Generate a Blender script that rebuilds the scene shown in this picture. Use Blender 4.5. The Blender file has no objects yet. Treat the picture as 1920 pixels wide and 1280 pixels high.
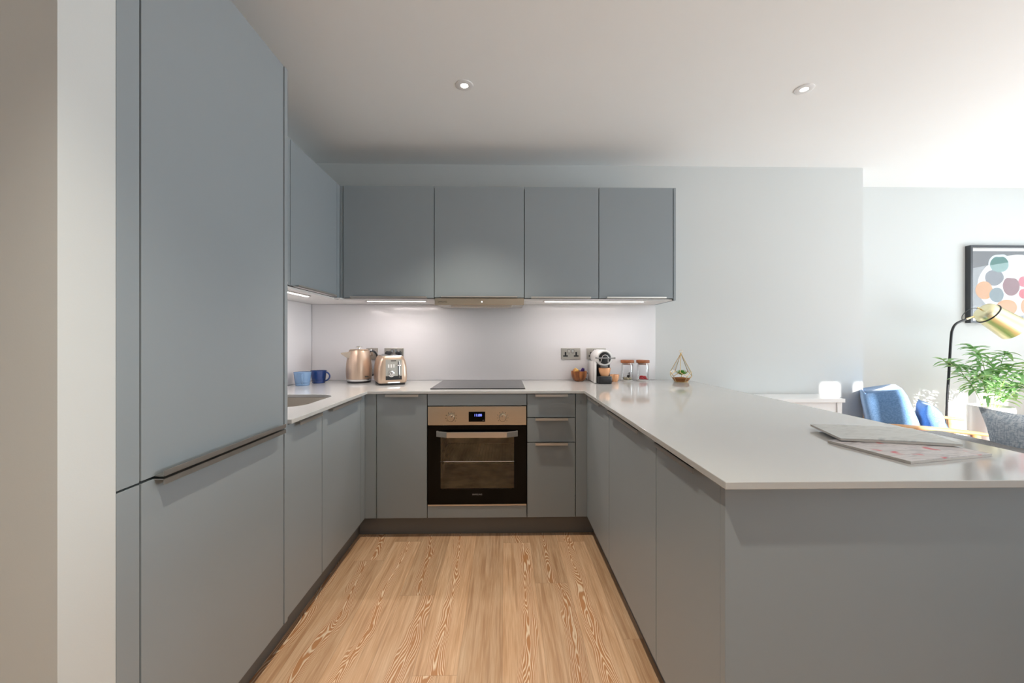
import bpy, bmesh, math, random
from mathutils import Vector, Matrix
random.seed(7)
PI = math.pi
scene = bpy.context.scene
COL = scene.collection

# ------------------------------------------------------------------ camera
EYE = 1.175
cd = bpy.data.cameras.new('camera')
cd.sensor_width = 36.0
cd.lens = 770.0 / 1920.0 * 36.0
cd.shift_y = -3.0 / 1920.0
cd.clip_start = 0.05
cam = bpy.data.objects.new('camera', cd)
COL.objects.link(cam)
cam.location = (0, 0, EYE)
cam.rotation_euler = (PI / 2, 0, -math.atan(15.0 / 770.0))
scene.camera = cam

# ------------------------------------------------------------------ colour management, sampling
vs = scene.view_settings
vs.view_transform = 'Standard'
vs.look = 'None'
vs.gamma = 1.0
vs.use_curve_mapping = False
vs.exposure = 0.55
cy = scene.cycles
cy.use_denoising = True
cy.max_bounces = 10
cy.diffuse_bounces = 7
cy.glossy_bounces = 5
cy.transmission_bounces = 8
cy.transparent_max_bounces = 12
cy.sample_clamp_indirect = 6.0
cy.caustics_reflective = False
cy.caustics_refractive = False

# ------------------------------------------------------------------ sky, sun, daylight at the windows
world = bpy.data.worlds.new('sky')
scene.world = world
world.use_nodes = True
bgn = world.node_tree.nodes['Background']
bgn.inputs['Color'].default_value = (0.80, 0.90, 1.0, 1)
bgn.inputs['Strength'].default_value = 1.6


def add_light(name, kind, loc, direction, power, color, **kw):
    ld = bpy.data.lights.new(name, kind)
    ld.energy = power
    ld.color = color
    for k, v in kw.items():
        setattr(ld, k, v)
    lo = bpy.data.objects.new(name, ld)
    COL.objects.link(lo)
    lo.location = loc
    lo.rotation_euler = Vector(direction).to_track_quat('-Z', 'Y').to_euler()
    return lo


DAY = (0.84, 0.94, 1.0)
WARM = (1.0, 0.92, 0.78)
HALL = (1.0, 0.82, 0.50)
add_light('sun', 'SUN', (3, -6, 4), (0.0, 1.0, -0.295), 12.0, (1.0, 0.95, 0.88), angle=math.radians(0.6))
add_light('rear_window_daylight', 'AREA', (3.35, -1.62, 1.25), (0.05, 1, 0.55), 25.0, DAY, shape='RECTANGLE', size=2.6, size_y=2.1)
add_light('side_window_daylight', 'AREA', (5.45, 1.3, 1.35), (-1, 0.0, 0.85), 76.0, DAY, shape='RECTANGLE', size=3.0, size_y=2.0)

# ------------------------------------------------------------------ material helpers


def srgb(r, g, b):
    def f(c):
        c /= 255.0
        return c / 12.92 if c <= 0.04045 else ((c + 0.055) / 1.055) ** 2.4
    return (f(r), f(g), f(b), 1.0)


def lin(v):
    return v if len(v) == 4 else (v[0], v[1], v[2], 1.0)


def new_mat(name):
    m = bpy.data.materials.new(name)
    m.use_nodes = True
    nt = m.node_tree
    return m, nt, nt.nodes['Principled BSDF']


def basic(name, col, rough=0.5, metal=0.0, spec=0.5, noise=0.0, nscale=20.0, bump=0.0, bscale=200.0, coat=0.0,
          trans=0.0, emit=None, estr=0.0, stretch=None, sheen=0.0, aniso=0.0, ior=None):
    m, nt, b = new_mat(name)
    col = lin(col)
    b.inputs['Base Color'].default_value = col
    b.inputs['Roughness'].default_value = rough
    b.inputs['Metallic'].default_value = metal
    b.inputs['Specular IOR Level'].default_value = spec
    b.inputs['Coat Weight'].default_value = coat
    b.inputs['Transmission Weight'].default_value = trans
    b.inputs['Sheen Weight'].default_value = sheen
    b.inputs['Anisotropic'].default_value = aniso
    if ior:
        b.inputs['IOR'].default_value = ior
    if emit:
        b.inputs['Emission Color'].default_value = lin(emit)
        b.inputs['Emission Strength'].default_value = estr
    if noise or bump:
        tc = nt.nodes.new('ShaderNodeTexCoord')
        mp = nt.nodes.new('ShaderNodeMapping')
        if stretch:
            mp.inputs['Scale'].default_value = stretch
        nt.links.new(tc.outputs['Object'], mp.inputs['Vector'])
    if noise:
        n = nt.nodes.new('ShaderNodeTexNoise')
        n.inputs['Scale'].default_value = nscale
        n.inputs['Detail'].default_value = 4
        nt.links.new(mp.outputs['Vector'], n.inputs['Vector'])
        mx = nt.nodes.new('ShaderNodeMix')
        mx.data_type = 'RGBA'
        mx.inputs['A'].default_value = tuple(c * (1 - noise) for c in col[:3]) + (1,)
        mx.inputs['B'].default_value = tuple(min(1, c * (1 + noise)) for c in col[:3]) + (1,)
        nt.links.new(n.outputs['Fac'], mx.inputs['Factor'])
        nt.links.new(mx.outputs['Result'], b.inputs['Base Color'])
    if bump:
        n2 = nt.nodes.new('ShaderNodeTexNoise')
        n2.inputs['Scale'].default_value = bscale
        n2.inputs['Detail'].default_value = 3
        nt.links.new(mp.outputs['Vector'], n2.inputs['Vector'])
        bp = nt.nodes.new('ShaderNodeBump')
        bp.inputs['Strength'].default_value = bump
        bp.inputs['Distance'].default_value = 0.002
        nt.links.new(n2.outputs['Fac'], bp.inputs['Height'])
        nt.links.new(bp.outputs['Normal'], b.inputs['Normal'])
    return m


def math_node(nt, op, a, b=None, c=None):
    n = nt.nodes.new('ShaderNodeMath')
    n.operation = op
    for i, v in enumerate((a, b, c)):
        if v is None:
            continue
        if isinstance(v, (int, float)):
            n.inputs[i].default_value = v
        else:
            nt.links.new(v, n.inputs[i])
    return n.outputs[0]


def ramp(nt, fac, stops):
    r = nt.nodes.new('ShaderNodeValToRGB')
    el = r.color_ramp.elements
    while len(el) < len(stops):
        el.new(0.5)
    for e, (p, c) in zip(el, stops):
        e.position = p
        e.color = lin(c)
    nt.links.new(fac, r.inputs['Fac'])
    return r.outputs['Color']


def mixc(nt, fac, a, b, blend='MIX'):
    m = nt.nodes.new('ShaderNodeMix')
    m.data_type = 'RGBA'
    m.blend_type = blend
    for key, v in (('Factor', fac), ('A', a), ('B', b)):
        if isinstance(v, (int, float)):
            m.inputs[key].default_value = v
        elif isinstance(v, tuple):
            m.inputs[key].default_value = lin(v)
        else:
            nt.links.new(v, m.inputs[key])
    return m.outputs['Result']


def floor_material():
    m, nt, b = new_mat('oak_plank_floor')
    tc = nt.nodes.new('ShaderNodeTexCoord')
    sep = nt.nodes.new('ShaderNodeSeparateXYZ')
    nt.links.new(tc.outputs['Object'], sep.inputs[0])
    X = math_node(nt, 'ADD', sep.outputs['X'], 10.03)
    Y = math_node(nt, 'ADD', sep.outputs['Y'], 10.0)
    xs = math_node(nt, 'DIVIDE', X, 0.158)
    i = math_node(nt, 'FLOOR', xs)
    u = math_node(nt, 'SUBTRACT', math_node(nt, 'FRACT', xs), 0.5)
    wn = nt.nodes.new('ShaderNodeTexWhiteNoise')
    wn.noise_dimensions = '1D'
    nt.links.new(i, wn.inputs['W'])
    ys = math_node(nt, 'DIVIDE', math_node(nt, 'ADD', Y, math_node(nt, 'MULTIPLY', wn.outputs['Value'], 1.2)), 1.2)
    j = math_node(nt, 'FLOOR', ys)
    fy = math_node(nt, 'FRACT', ys)
    cmb = nt.nodes.new('ShaderNodeCombineXYZ')
    nt.links.new(i, cmb.inputs[0])
    nt.links.new(j, cmb.inputs[1])
    wn2 = nt.nodes.new('ShaderNodeTexWhiteNoise')
    wn2.noise_dimensions = '2D'
    nt.links.new(cmb.outputs[0], wn2.inputs['Vector'])
    rnd = wn2.outputs['Value']
    sepc = nt.nodes.new('ShaderNodeSeparateColor')
    nt.links.new(wn2.outputs['Color'], sepc.inputs[0])
    off = math_node(nt, 'MULTIPLY', rnd, 37.0)

    def noise(sx, sy, scale, detail, rough=0.5, add=0.0):
        cb = nt.nodes.new('ShaderNodeCombineXYZ')
        nt.links.new(math_node(nt, 'MULTIPLY', X, sx), cb.inputs[0])
        nt.links.new(math_node(nt, 'MULTIPLY', Y, sy), cb.inputs[1])
        nt.links.new(math_node(nt, 'ADD', off, add), cb.inputs[2])
        n = nt.nodes.new('ShaderNodeTexNoise')
        n.inputs['Scale'].default_value = scale
        n.inputs['Detail'].default_value = detail
        n.inputs['Roughness'].default_value = rough
        nt.links.new(cb.outputs[0], n.inputs['Vector'])
        return n.outputs['Fac']
    # centre of the heart wanders inside each plank
    wander = math_node(nt, 'MULTIPLY', math_node(nt, 'SUBTRACT', noise(0.0, 1.0, 1.6, 1.0, 0.4, 5.0), 0.5), 0.9)
    shift = math_node(nt, 'MULTIPLY', math_node(nt, 'SUBTRACT', sepc.outputs['Green'], 0.5), 0.5)
    uc = math_node(nt, 'SUBTRACT', math_node(nt, 'SUBTRACT', u, wander), shift)
    au = math_node(nt, 'ABSOLUTE', uc)
    knots = noise(1.0, 0.20, 13.0, 2.0, 0.45, 0.0)
    field = math_node(nt, 'ADD', math_node(nt, 'MULTIPLY', math_node(nt, 'POWER', au, 1.3), 1.9), math_node(nt, 'MULTIPLY', knots, 0.85))
    wob = noise(1.0, 0.5, 60.0, 2.0, 0.5, 3.0)
    ph = math_node(nt, 'ADD', math_node(nt, 'MULTIPLY', field, 120.0), math_node(nt, 'MULTIPLY', wob, 1.6))
    s = math_node(nt, 'SINE', ph)
    lines = nt.nodes.new('ShaderNodeMapRange')
    lines.inputs['From Min'].default_value = -0.1
    lines.inputs['From Max'].default_value = 0.95
    nt.links.new(s, lines.inputs['Value'])
    mask = nt.nodes.new('ShaderNodeMapRange')
    mask.interpolation_type = 'SMOOTHSTEP'
    mask.inputs['From Min'].default_value = 0.25
    mask.inputs['From Max'].default_value = 0.13
    nt.links.new(math_node(nt, 'ADD', au, math_node(nt, 'MULTIPLY', math_node(nt, 'SUBTRACT', knots, 0.5), 0.35)), mask.inputs['Value'])
    some = math_node(nt, 'GREATER_THAN', sepc.outputs['Red'], 0.12)
    mk = math_node(nt, 'MULTIPLY', mask.outputs[0], some)
    # quiet straight streaks
    fine = noise(1.0, 0.03, 230.0, 3.0, 0.6, 9.0)
    mid = noise(1.0, 0.035, 75.0, 2.0, 0.5, 17.0)
    broad = noise(1.0, 0.10, 22.0, 3.0, 0.55, 13.0)
    base = ramp(nt, broad, [(0.25, srgb(178, 136, 100)), (0.5, srgb(202, 162, 126)), (0.75, srgb(218, 186, 154))])
    base = mixc(nt, math_node(nt, 'MULTIPLY', fine, 0.55), base, ramp(nt, fine, [(0.35, srgb(170, 126, 88)), (0.65, srgb(228, 200, 168))]))
    streak = nt.nodes.new('ShaderNodeMapRange')
    streak.inputs['From Min'].default_value = 0.52
    streak.inputs['From Max'].default_value = 0.68
    nt.links.new(mid, streak.inputs['Value'])
    base = mixc(nt, math_node(nt, 'MULTIPLY', streak.outputs[0], 0.5), base, srgb(158, 112, 76))
    tone = nt.nodes.new('ShaderNodeMapRange')
    tone.inputs['To Min'].default_value = 0.92
    tone.inputs['To Max'].default_value = 1.16
    nt.links.new(rnd, tone.inputs['Value'])
    heart = mixc(nt, lines.outputs[0], srgb(178, 122, 76), srgb(232, 210, 182))
    colr = mixc(nt, math_node(nt, 'MULTIPLY', mk, 0.85), base, heart)
    vm = nt.nodes.new('ShaderNodeVectorMath')
    vm.operation = 'SCALE'
    nt.links.new(colr, vm.inputs[0])
    nt.links.new(tone.outputs[0], vm.inputs['Scale'])
    # seams
    ed = math_node(nt, 'SUBTRACT', 0.5, math_node(nt, 'ABSOLUTE', u))
    sx = math_node(nt, 'LESS_THAN', ed, 0.006)
    sy = math_node(nt, 'LESS_THAN', math_node(nt, 'MINIMUM', fy, math_node(nt, 'SUBTRACT', 1.0, fy)), 0.0009)
    seam = math_node(nt, 'MULTIPLY', math_node(nt, 'MAXIMUM', sx, sy), 0.3)
    fin = mixc(nt, seam, vm.outputs[0], srgb(110, 70, 40))
    nt.links.new(fin, b.inputs['Base Color'])
    b.inputs['Roughness'].default_value = 0.36
    b.inputs['Specular IOR Level'].default_value = 0.45
    bp = nt.nodes.new('ShaderNodeBump')
    bp.inputs['Strength'].default_value = 0.15
    bp.inputs['Distance'].default_value = 0.001
    nt.links.new(fine, bp.inputs['Height'])
    nt.links.new(bp.outputs['Normal'], b.inputs['Normal'])
    return m


def wood_material(name, dark, light, axis='Z', scale=30.0, rough=0.4):
    m, nt, b = new_mat(name)
    tc = nt.nodes.new('ShaderNodeTexCoord')
    mp = nt.nodes.new('ShaderNodeMapping')
    st = {'X': (0.12, 1, 1), 'Y': (1, 0.12, 1), 'Z': (1, 1, 0.12)}[axis]
    mp.inputs['Scale'].default_value = st
    nt.links.new(tc.outputs['Object'], mp.inputs['Vector'])
    n = nt.nodes.new('ShaderNodeTexNoise')
    n.inputs['Scale'].default_value = scale
    n.inputs['Detail'].default_value = 4
    n.inputs['Distortion'].default_value = 0.6
    nt.links.new(mp.outputs['Vector'], n.inputs['Vector'])
    c = ramp(nt, n.outputs['Fac'], [(0.3, dark), (0.7, light)])
    nt.links.new(c, b.inputs['Base Color'])
    b.inputs['Roughness'].default_value = rough
    return m


def pane_material(name='clear_pane', refl=0.9):
    m = bpy.data.materials.new(name)
    m.use_nodes = True
    nt = m.node_tree
    nt.nodes.clear()
    out = nt.nodes.new('ShaderNodeOutputMaterial')
    tr = nt.nodes.new('ShaderNodeBsdfTransparent')
    gl = nt.nodes.new('ShaderNodeBsdfGlossy')
    gl.inputs['Roughness'].default_value = 0.02
    fr = nt.nodes.new('ShaderNodeFresnel')
    fr.inputs['IOR'].default_value = 1.45
    mx = nt.nodes.new('ShaderNodeMixShader')
    nt.links.new(math_node(nt, 'MULTIPLY', fr.outputs[0], refl), mx.inputs[0])
    nt.links.new(tr.outputs[0], mx.inputs[1])
    nt.links.new(gl.outputs[0], mx.inputs[2])
    nt.links.new(mx.outputs[0], out.inputs['Surface'])
    return m


def fabric_material(name, c1, c2, scale=260.0, rough=0.9):
    m, nt, b = new_mat(name)
    tc = nt.nodes.new('ShaderNodeTexCoord')
    w1 = nt.nodes.new('ShaderNodeTexNoise')
    mp = nt.nodes.new('ShaderNodeMapping')
    mp.inputs['Scale'].default_value = (1, 0.25, 1)
    nt.links.new(tc.outputs['Object'], mp.inputs['Vector'])
    nt.links.new(mp.outputs[0], w1.inputs['Vector'])
    w1.inputs['Scale'].default_value = scale
    w2 = nt.nodes.new('ShaderNodeTexNoise')
    mp2 = nt.nodes.new('ShaderNodeMapping')
    mp2.inputs['Scale'].default_value = (0.25, 1, 0.25)
    nt.links.new(tc.outputs['Object'], mp2.inputs['Vector'])
    nt.links.new(mp2.outputs[0], w2.inputs['Vector'])
    w2.inputs['Scale'].default_value = scale
    f = math_node(nt, 'MULTIPLY', math_node(nt, 'ADD', w1.outputs['Fac'], w2.outputs['Fac']), 0.5)
    c = ramp(nt, f, [(0.42, c1), (0.58, c2)])
    nt.links.new(c, b.inputs['Base Color'])
    b.inputs['Roughness'].default_value = rough
    b.inputs['Sheen Weight'].default_value = 0.3
    bp = nt.nodes.new('ShaderNodeBump')
    bp.inputs['Strength'].default_value = 0.3
    bp.inputs['Distance'].default_value = 0.002
    nt.links.new(f, bp.inputs['Height'])
    nt.links.new(bp.outputs[0], b.inputs['Normal'])
    return m


def cover_material(name, accents, base):
    """printed magazine cover: pale marbled print with coloured blots"""
    m, nt, b = new_mat(name)
    tc = nt.nodes.new('ShaderNodeTexCoord')
    n = nt.nodes.new('ShaderNodeTexNoise')
    n.inputs['Scale'].default_value = 9
    n.inputs['Detail'].default_value = 5
    n.inputs['Distortion'].default_value = 1.8
    mp = nt.nodes.new('ShaderNodeMapping')
    mp.inputs['Scale'].default_value = (1, 3.2, 1)
    nt.links.new(tc.outputs['Object'], mp.inputs['Vector'])
    nt.links.new(mp.outputs[0], n.inputs['Vector'])
    c = ramp(nt, n.outputs['Fac'], [(0.3, base[0]), (0.5, base[1]), (0.62, base[2]), (0.8, base[0])])
    n2 = nt.nodes.new('ShaderNodeTexNoise')
    n2.inputs['Scale'].default_value = 14
    n2.inputs['Detail'].default_value = 2
    nt.links.new(tc.outputs['Object'], n2.inputs['Vector'])
    k = nt.nodes.new('ShaderNodeMapRange')
    k.inputs['From Min'].default_value = accents[1]
    k.inputs['From Max'].default_value = accents[1] + 0.05
    nt.links.new(n2.outputs['Fac'], k.inputs['Value'])
    c = mixc(nt, k.outputs[0], c, accents[0])
    nt.links.new(c, b.inputs['Base Color'])
    b.inputs['Roughness'].default_value = 0.4
    return m


M = {}
M['floor'] = floor_material()
M['wall'] = basic('white_wall_paint', (0.63, 0.65, 0.645), 0.75, spec=0.25, noise=0.012, nscale=3, bump=0.05, bscale=300)
M['ceiling'] = basic('white_ceiling_paint', (0.93, 0.945, 0.945), 0.85, spec=0.2, noise=0.012, nscale=3)
M['cab'] = basic('blue_grey_matt_lacquer', (0.278, 0.314, 0.336), 0.42, spec=0.45, noise=0.015, nscale=5)
M['plinth'] = basic('dark_grey_plinth_board', (0.16, 0.16, 0.16), 0.5)
M['carcass'] = basic('carcass_gap_shade', (0.02, 0.02, 0.022), 0.8)  # grey boards made near-black: shade of the door gaps put into the colour
M['underside'] = basic('white_melamine', (0.80, 0.78, 0.76), 0.4)
M['worktop'] = basic('white_quartz', (0.52, 0.522, 0.515), 0.075, spec=0.5, noise=0.02, nscale=300)
M['splash'] = basic('pale_glass_splashback', (0.70, 0.685, 0.69), 0.12, spec=0.5, noise=0.008, nscale=4)
M['steel'] = basic('brushed_steel', (0.62, 0.58, 0.53), 0.32, metal=1.0, noise=0.06, nscale=60, stretch=(0.05, 1, 1))
M['handle'] = basic('satin_nickel', (0.62, 0.59, 0.55), 0.38, metal=1.0, noise=0.04, nscale=50)
M['warm_steel'] = basic('warm_brushed_steel', (0.66, 0.57, 0.46), 0.26, metal=1.0, noise=0.05, nscale=40, stretch=(0.05, 1, 1))
M['chrome'] = basic('chrome', (0.85, 0.85, 0.85), 0.08, metal=1.0, noise=0.01)
M['black_glass'] = basic('black_glass', (0.002, 0.002, 0.002), 0.05, spec=0.14, noise=0.01)
M['hob'] = basic('ceramic_hob_glass', (0.02, 0.02, 0.021), 0.10, spec=0.55, noise=0.02)
M['black'] = basic('black_plastic', (0.012, 0.012, 0.014), 0.3, noise=0.02)
M['rubber'] = basic('dark_rubber', (0.02, 0.02, 0.02), 0.6, noise=0.02)
M['grey_plastic'] = basic('grey_plastic', (0.25, 0.25, 0.25), 0.4, noise=0.02)
M['white_plastic'] = basic('white_plastic', (0.82, 0.81, 0.79), 0.22, noise=0.01)
M['white_trim'] = basic('white_trim_gloss', (0.85, 0.85, 0.85), 0.3, noise=0.01)
M['champagne'] = basic('champagne_metal', (0.62, 0.47, 0.36), 0.34, metal=0.8, noise=0.03, nscale=30)
M['champagne_pale'] = basic('pale_champagne_metal', (0.68, 0.56, 0.45), 0.3, metal=0.8, noise=0.03, nscale=30)
M['panel_grey'] = basic('grey_metal_panel', (0.42, 0.40, 0.36), 0.35, metal=0.7, noise=0.03)
M['mug_blue'] = basic('pale_blue_glaze', (0.17, 0.29, 0.47), 0.18, noise=0.08, nscale=60, coat=0.4)
M['mug_navy'] = basic('navy_glaze', (0.012, 0.045, 0.19), 0.15, noise=0.3, nscale=60, coat=0.5)
M['peach'] = basic('peach_copper_glaze', (0.80, 0.42, 0.22), 0.25, metal=0.3, noise=0.08, nscale=30)
M['bowl'] = wood_material('acacia_wood', srgb(95, 45, 22), srgb(190, 120, 60), 'Z', 35, 0.3)
M['lid'] = wood_material('walnut_lid_wood', srgb(120, 66, 30), srgb(170, 100, 55), 'X', 40, 0.5)
M['gold'] = basic('polished_brass', (0.83, 0.62, 0.30), 0.2, metal=1.0, noise=0.03)
M['brass'] = basic('satin_brass', (0.84, 0.77, 0.50), 0.36, metal=1.0, noise=0.03, nscale=15)
M['led'] = basic('led_diffuser', (1, 1, 1), 0.4, emit=(1.0, 0.93, 0.9), estr=7.0, noise=0.001)
M['lamp_disc'] = basic('downlight_lens', (1, 1, 1), 0.3, emit=(1.0, 0.90, 0.78), estr=14.0, noise=0.001)
M['pane'] = pane_material()
M['thin_glass'] = pane_material('thin_clear_glass', 0.4)
M['picture_glass'] = pane_material('anti_reflective_glass', 0.08)
M['soil'] = basic('brown_gravel', srgb(150, 95, 45), 0.9, noise=0.5, nscale=160, bump=0.6, bscale=200)
M['succulent'] = basic('succulent_green', (0.13, 0.36, 0.06), 0.45, noise=0.35, nscale=60)
M['leaf'] = basic('bamboo_leaf_green', (0.33, 0.58, 0.25), 0.5, noise=0.35, nscale=30)
M['stem'] = basic('green_stem', (0.25, 0.36, 0.10), 0.6, noise=0.2)
M['blue_fabric'] = fabric_material('blue_wool', srgb(92, 132, 180), srgb(116, 156, 202), 420)
M['sofa_fabric'] = fabric_material('grey_weave', srgb(92, 92, 96), srgb(140, 140, 142), 420)
M['cushion_fabric'] = fabric_material('grey_blue_weave', srgb(165, 185, 205), srgb(222, 232, 243), 220)
M['beech'] = wood_material('pale_beech', srgb(205, 150, 100), srgb(230, 185, 140), 'X', 18, 0.45)
M['red'] = basic('red_chilli_skin', (0.42, 0.012, 0.02), 0.3, noise=0.3, nscale=80)
M['shell_cream'] = basic('cream_striped_shell', (0.75, 0.68, 0.48), 0.4, noise=0.3, nscale=50)
M['shell_dark'] = basic('dark_seed_pod', (0.03, 0.025, 0.025), 0.5, noise=0.3)
M['capsule_gold'] = basic('gold_foil', (0.85, 0.55, 0.16), 0.3, metal=0.8, noise=0.05)
M['capsule_copper'] = basic('copper_foil', (0.66, 0.33, 0.16), 0.3, metal=0.8, noise=0.05)
M['capsule_purple'] = basic('purple_foil', (0.06, 0.03, 0.17), 0.3, metal=0.6, noise=0.05)
M['frame_black'] = basic('charcoal_frame', (0.045, 0.048, 0.055), 0.35, noise=0.1)
M['paper'] = basic('paper_edge', (0.60, 0.57, 0.53), 0.7, noise=0.2, nscale=300, stretch=(1, 1, 8))
M['cover_a'] = cover_material('grey_marbled_cover', (srgb(150, 155, 155), 0.70), (srgb(168, 170, 168), srgb(196, 198, 196), srgb(180, 182, 180)))
M['cover_b'] = cover_material('floral_cover', (srgb(205, 90, 98), 0.575), (srgb(150, 145, 148), srgb(206, 200, 200), srgb(186, 180, 182)))
M['text_grey'] = basic('pale_lettering', (0.35, 0.35, 0.36), 0.5, noise=0.01)
M['text_dark'] = basic('dark_lettering', (0.04, 0.035, 0.03), 0.5, noise=0.01)
M['clock'] = basic('lit_clock_digits', (0.05, 0.05, 0.2), 0.5, emit=(0.16, 0.20, 1.0), estr=2.6, noise=0.001)


def oven_interior():
    m, nt, b = new_mat('enamel_oven_interior')
    b.inputs['Base Color'].default_value = (0.16, 0.115, 0.05, 1)
    b.inputs['Roughness'].default_value = 0.5
    tc = nt.nodes.new('ShaderNodeTexCoord')
    n = nt.nodes.new('ShaderNodeTexNoise')
    n.inputs['Scale'].default_value = 9
    n.inputs['Detail'].default_value = 3
    nt.links.new(tc.outputs['Object'], n.inputs['Vector'])
    c = ramp(nt, n.outputs['Fac'], [(0.35, (0.26, 0.20, 0.08)), (0.65, (0.62, 0.50, 0.24))])
    nt.links.new(c, b.inputs['Base Color'])
    return m


M['oven_in'] = oven_interior()

# ------------------------------------------------------------------ geometry helpers


def BM():
    return bmesh.new()


def add_box(bm, x0, x1, y0, y1, z0, z1, bev=0.0, seg=2):
    cx, cy_, cz = (x0 + x1) / 2, (y0 + y1) / 2, (z0 + z1) / 2
    mat = Matrix.Translation((cx, cy_, cz)) @ Matrix.Diagonal((abs(x1 - x0), abs(y1 - y0), abs(z1 - z0), 1))
    r = bmesh.ops.create_cube(bm, size=1.0, matrix=mat)
    if bev > 0:
        es = list({e for v in r['verts'] for e in v.link_edges})
        bmesh.ops.bevel(bm, geom=es, offset=bev, segments=seg, affect='EDGES', profile=0.5)
    return bm


def add_cyl(bm, p0, p1, r0, r1=None, n=24, caps=True):
    p0, p1 = Vector(p0), Vector(p1)
    d = p1 - p0
    q = d.to_track_quat('Z', 'Y').to_matrix().to_4x4()
    mat = Matrix.Translation((p0 + p1) / 2) @ q
    bmesh.ops.create_cone(bm, cap_ends=caps, cap_tris=False, segments=n, radius1=r0, radius2=r0 if r1 is None else r1, depth=d.length, matrix=mat)
    return bm


def add_sphere(bm, c, r, scale=(1, 1, 1), u=16, v=12, rot=None):
    mat = Matrix.Translation(c) @ (rot.to_4x4() if rot else Matrix.Identity(4)) @ Matrix.Diagonal((scale[0], scale[1], scale[2], 1))
    bmesh.ops.create_uvsphere(bm, u_segments=u, v_segments=v, radius=r, matrix=mat)
    return bm


def add_lathe(bm, prof, c=(0, 0, 0), n=40, mat=None):
    """prof: list of (r, z); closed at the axis when r == 0"""
    rings = []
    T = mat or Matrix.Translation(c)
    for r, z in prof:
        if r <= 1e-6:
            rings.append([bm.verts.new(T @ Vector((0, 0, z)))])
        else:
            rings.append([bm.verts.new(T @ Vector((r * math.cos(2 * PI * k / n), r * math.sin(2 * PI * k / n), z))) for k in range(n)])
    for a, b in zip(rings, rings[1:]):
        for k in range(n):
            k2 = (k + 1) % n
            try:
                if len(a) == 1 and len(b) == 1:
                    continue
                if len(a) == 1:
                    bm.faces.new((a[0], b[k2], b[k]))
                elif len(b) == 1:
                    bm.faces.new((a[k], a[k2], b[0]))
                else:
                    bm.faces.new((a[k], a[k2], b[k2], b[k]))
            except ValueError:
                pass
    return bm


def smooth_path(pts, sub=6, closed=False):
    P = [Vector(p) for p in pts]
    out = []
    n = len(P)
    rng = n if closed else n - 1
    for i in range(rng):
        if closed:
            p0, p1, p2, p3 = P[(i - 1) % n], P[i], P[(i + 1) % n], P[(i + 2) % n]
        else:
            p0, p1, p2, p3 = P[max(i - 1, 0)], P[i], P[i + 1], P[min(i + 2, n - 1)]
        for k in range(sub):
            t = k / sub
            out.append(0.5 * ((2 * p1) + (-p0 + p2) * t + (2 * p0 - 5 * p1 + 4 * p2 - p3) * t * t + (-p0 + 3 * p1 - 3 * p2 + p3) * t ** 3))
    if not closed:
        out.append(P[-1])
    return out


def add_tube(bm, pts, r, n=8, closed=False, radii=None, flat=1.0):
    P = [Vector(p) for p in pts]
    m = len(P)
    rings = []
    up = None
    for i in range(m):
        a = P[(i - 1) % m] if (closed or i > 0) else P[i]
        b = P[(i + 1) % m] if (closed or i < m - 1) else P[i]
        t = (b - a).normalized()
        if up is None:
            up = Vector((0, 0, 1)) if abs(t.z) < 0.9 else Vector((1, 0, 0))
        s = t.cross(up)
        if s.length < 1e-6:
            s = t.orthogonal()
        s.normalize()
        up = s.cross(t).normalized()
        rr = radii[i] if radii else r
        rings.append([bm.verts.new(P[i] + s * (rr * math.cos(2 * PI * k / n)) + up * (rr * flat * math.sin(2 * PI * k / n))) for k in range(n)])
    for i in range(m if closed else m - 1):
        a, b = rings[i], rings[(i + 1) % m]
        for k in range(n):
            bm.faces.new((a[k], a[(k + 1) % n], b[(k + 1) % n], b[k]))
    if not closed:
        bm.faces.new(rings[0][::-1])
        bm.faces.new(rings[-1])
    return bm


def add_prism(bm, poly, z0, z1, mat=None):
    T = mat or Matrix.Identity(4)
    lo = [bm.verts.new(T @ Vector((x, y, z0))) for x, y in poly]
    hi = [bm.verts.new(T @ Vector((x, y, z1))) for x, y in poly]
    n = len(poly)
    bm.faces.new(lo[::-1])
    bm.faces.new(hi)
    for k in range(n):
        bm.faces.new((lo[k], lo[(k + 1) % n], hi[(k + 1) % n], hi[k]))
    return bm


def add_rounded_solid(bm, sx, sy, z0, z1, r=0.02, n=6, taper=None, T=None):
    """stack of rounded rectangles: taper = list of (t, scale_x, scale_y)"""
    T = T or Matrix.Identity(4)
    taper = taper or [(0, 1, 1), (1, 1, 1)]
    rings = []
    for t, kx, ky in taper:
        z = z0 + (z1 - z0) * t
        hx, hy = sx / 2 * kx, sy / 2 * ky
        rr = min(r, hx * 0.98, hy * 0.98)
        ring = []
        for q, (cx, cy_) in enumerate(((hx - rr, hy - rr), (-hx + rr, hy - rr), (-hx + rr, -hy + rr), (hx - rr, -hy + rr))):
            for k in range(n + 1):
                a = q * PI / 2 + k / n * PI / 2
                ring.append(bm.verts.new(T @ Vector((cx + rr * math.cos(a), cy_ + rr * math.sin(a), z))))
        rings.append(ring)
    for a, b in zip(rings, rings[1:]):
        m = len(a)
        for k in range(m):
            bm.faces.new((a[k], a[(k + 1) % m], b[(k + 1) % m], b[k]))
    bm.faces.new(rings[0][::-1])
    bm.faces.new(rings[-1])
    return bm


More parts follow.
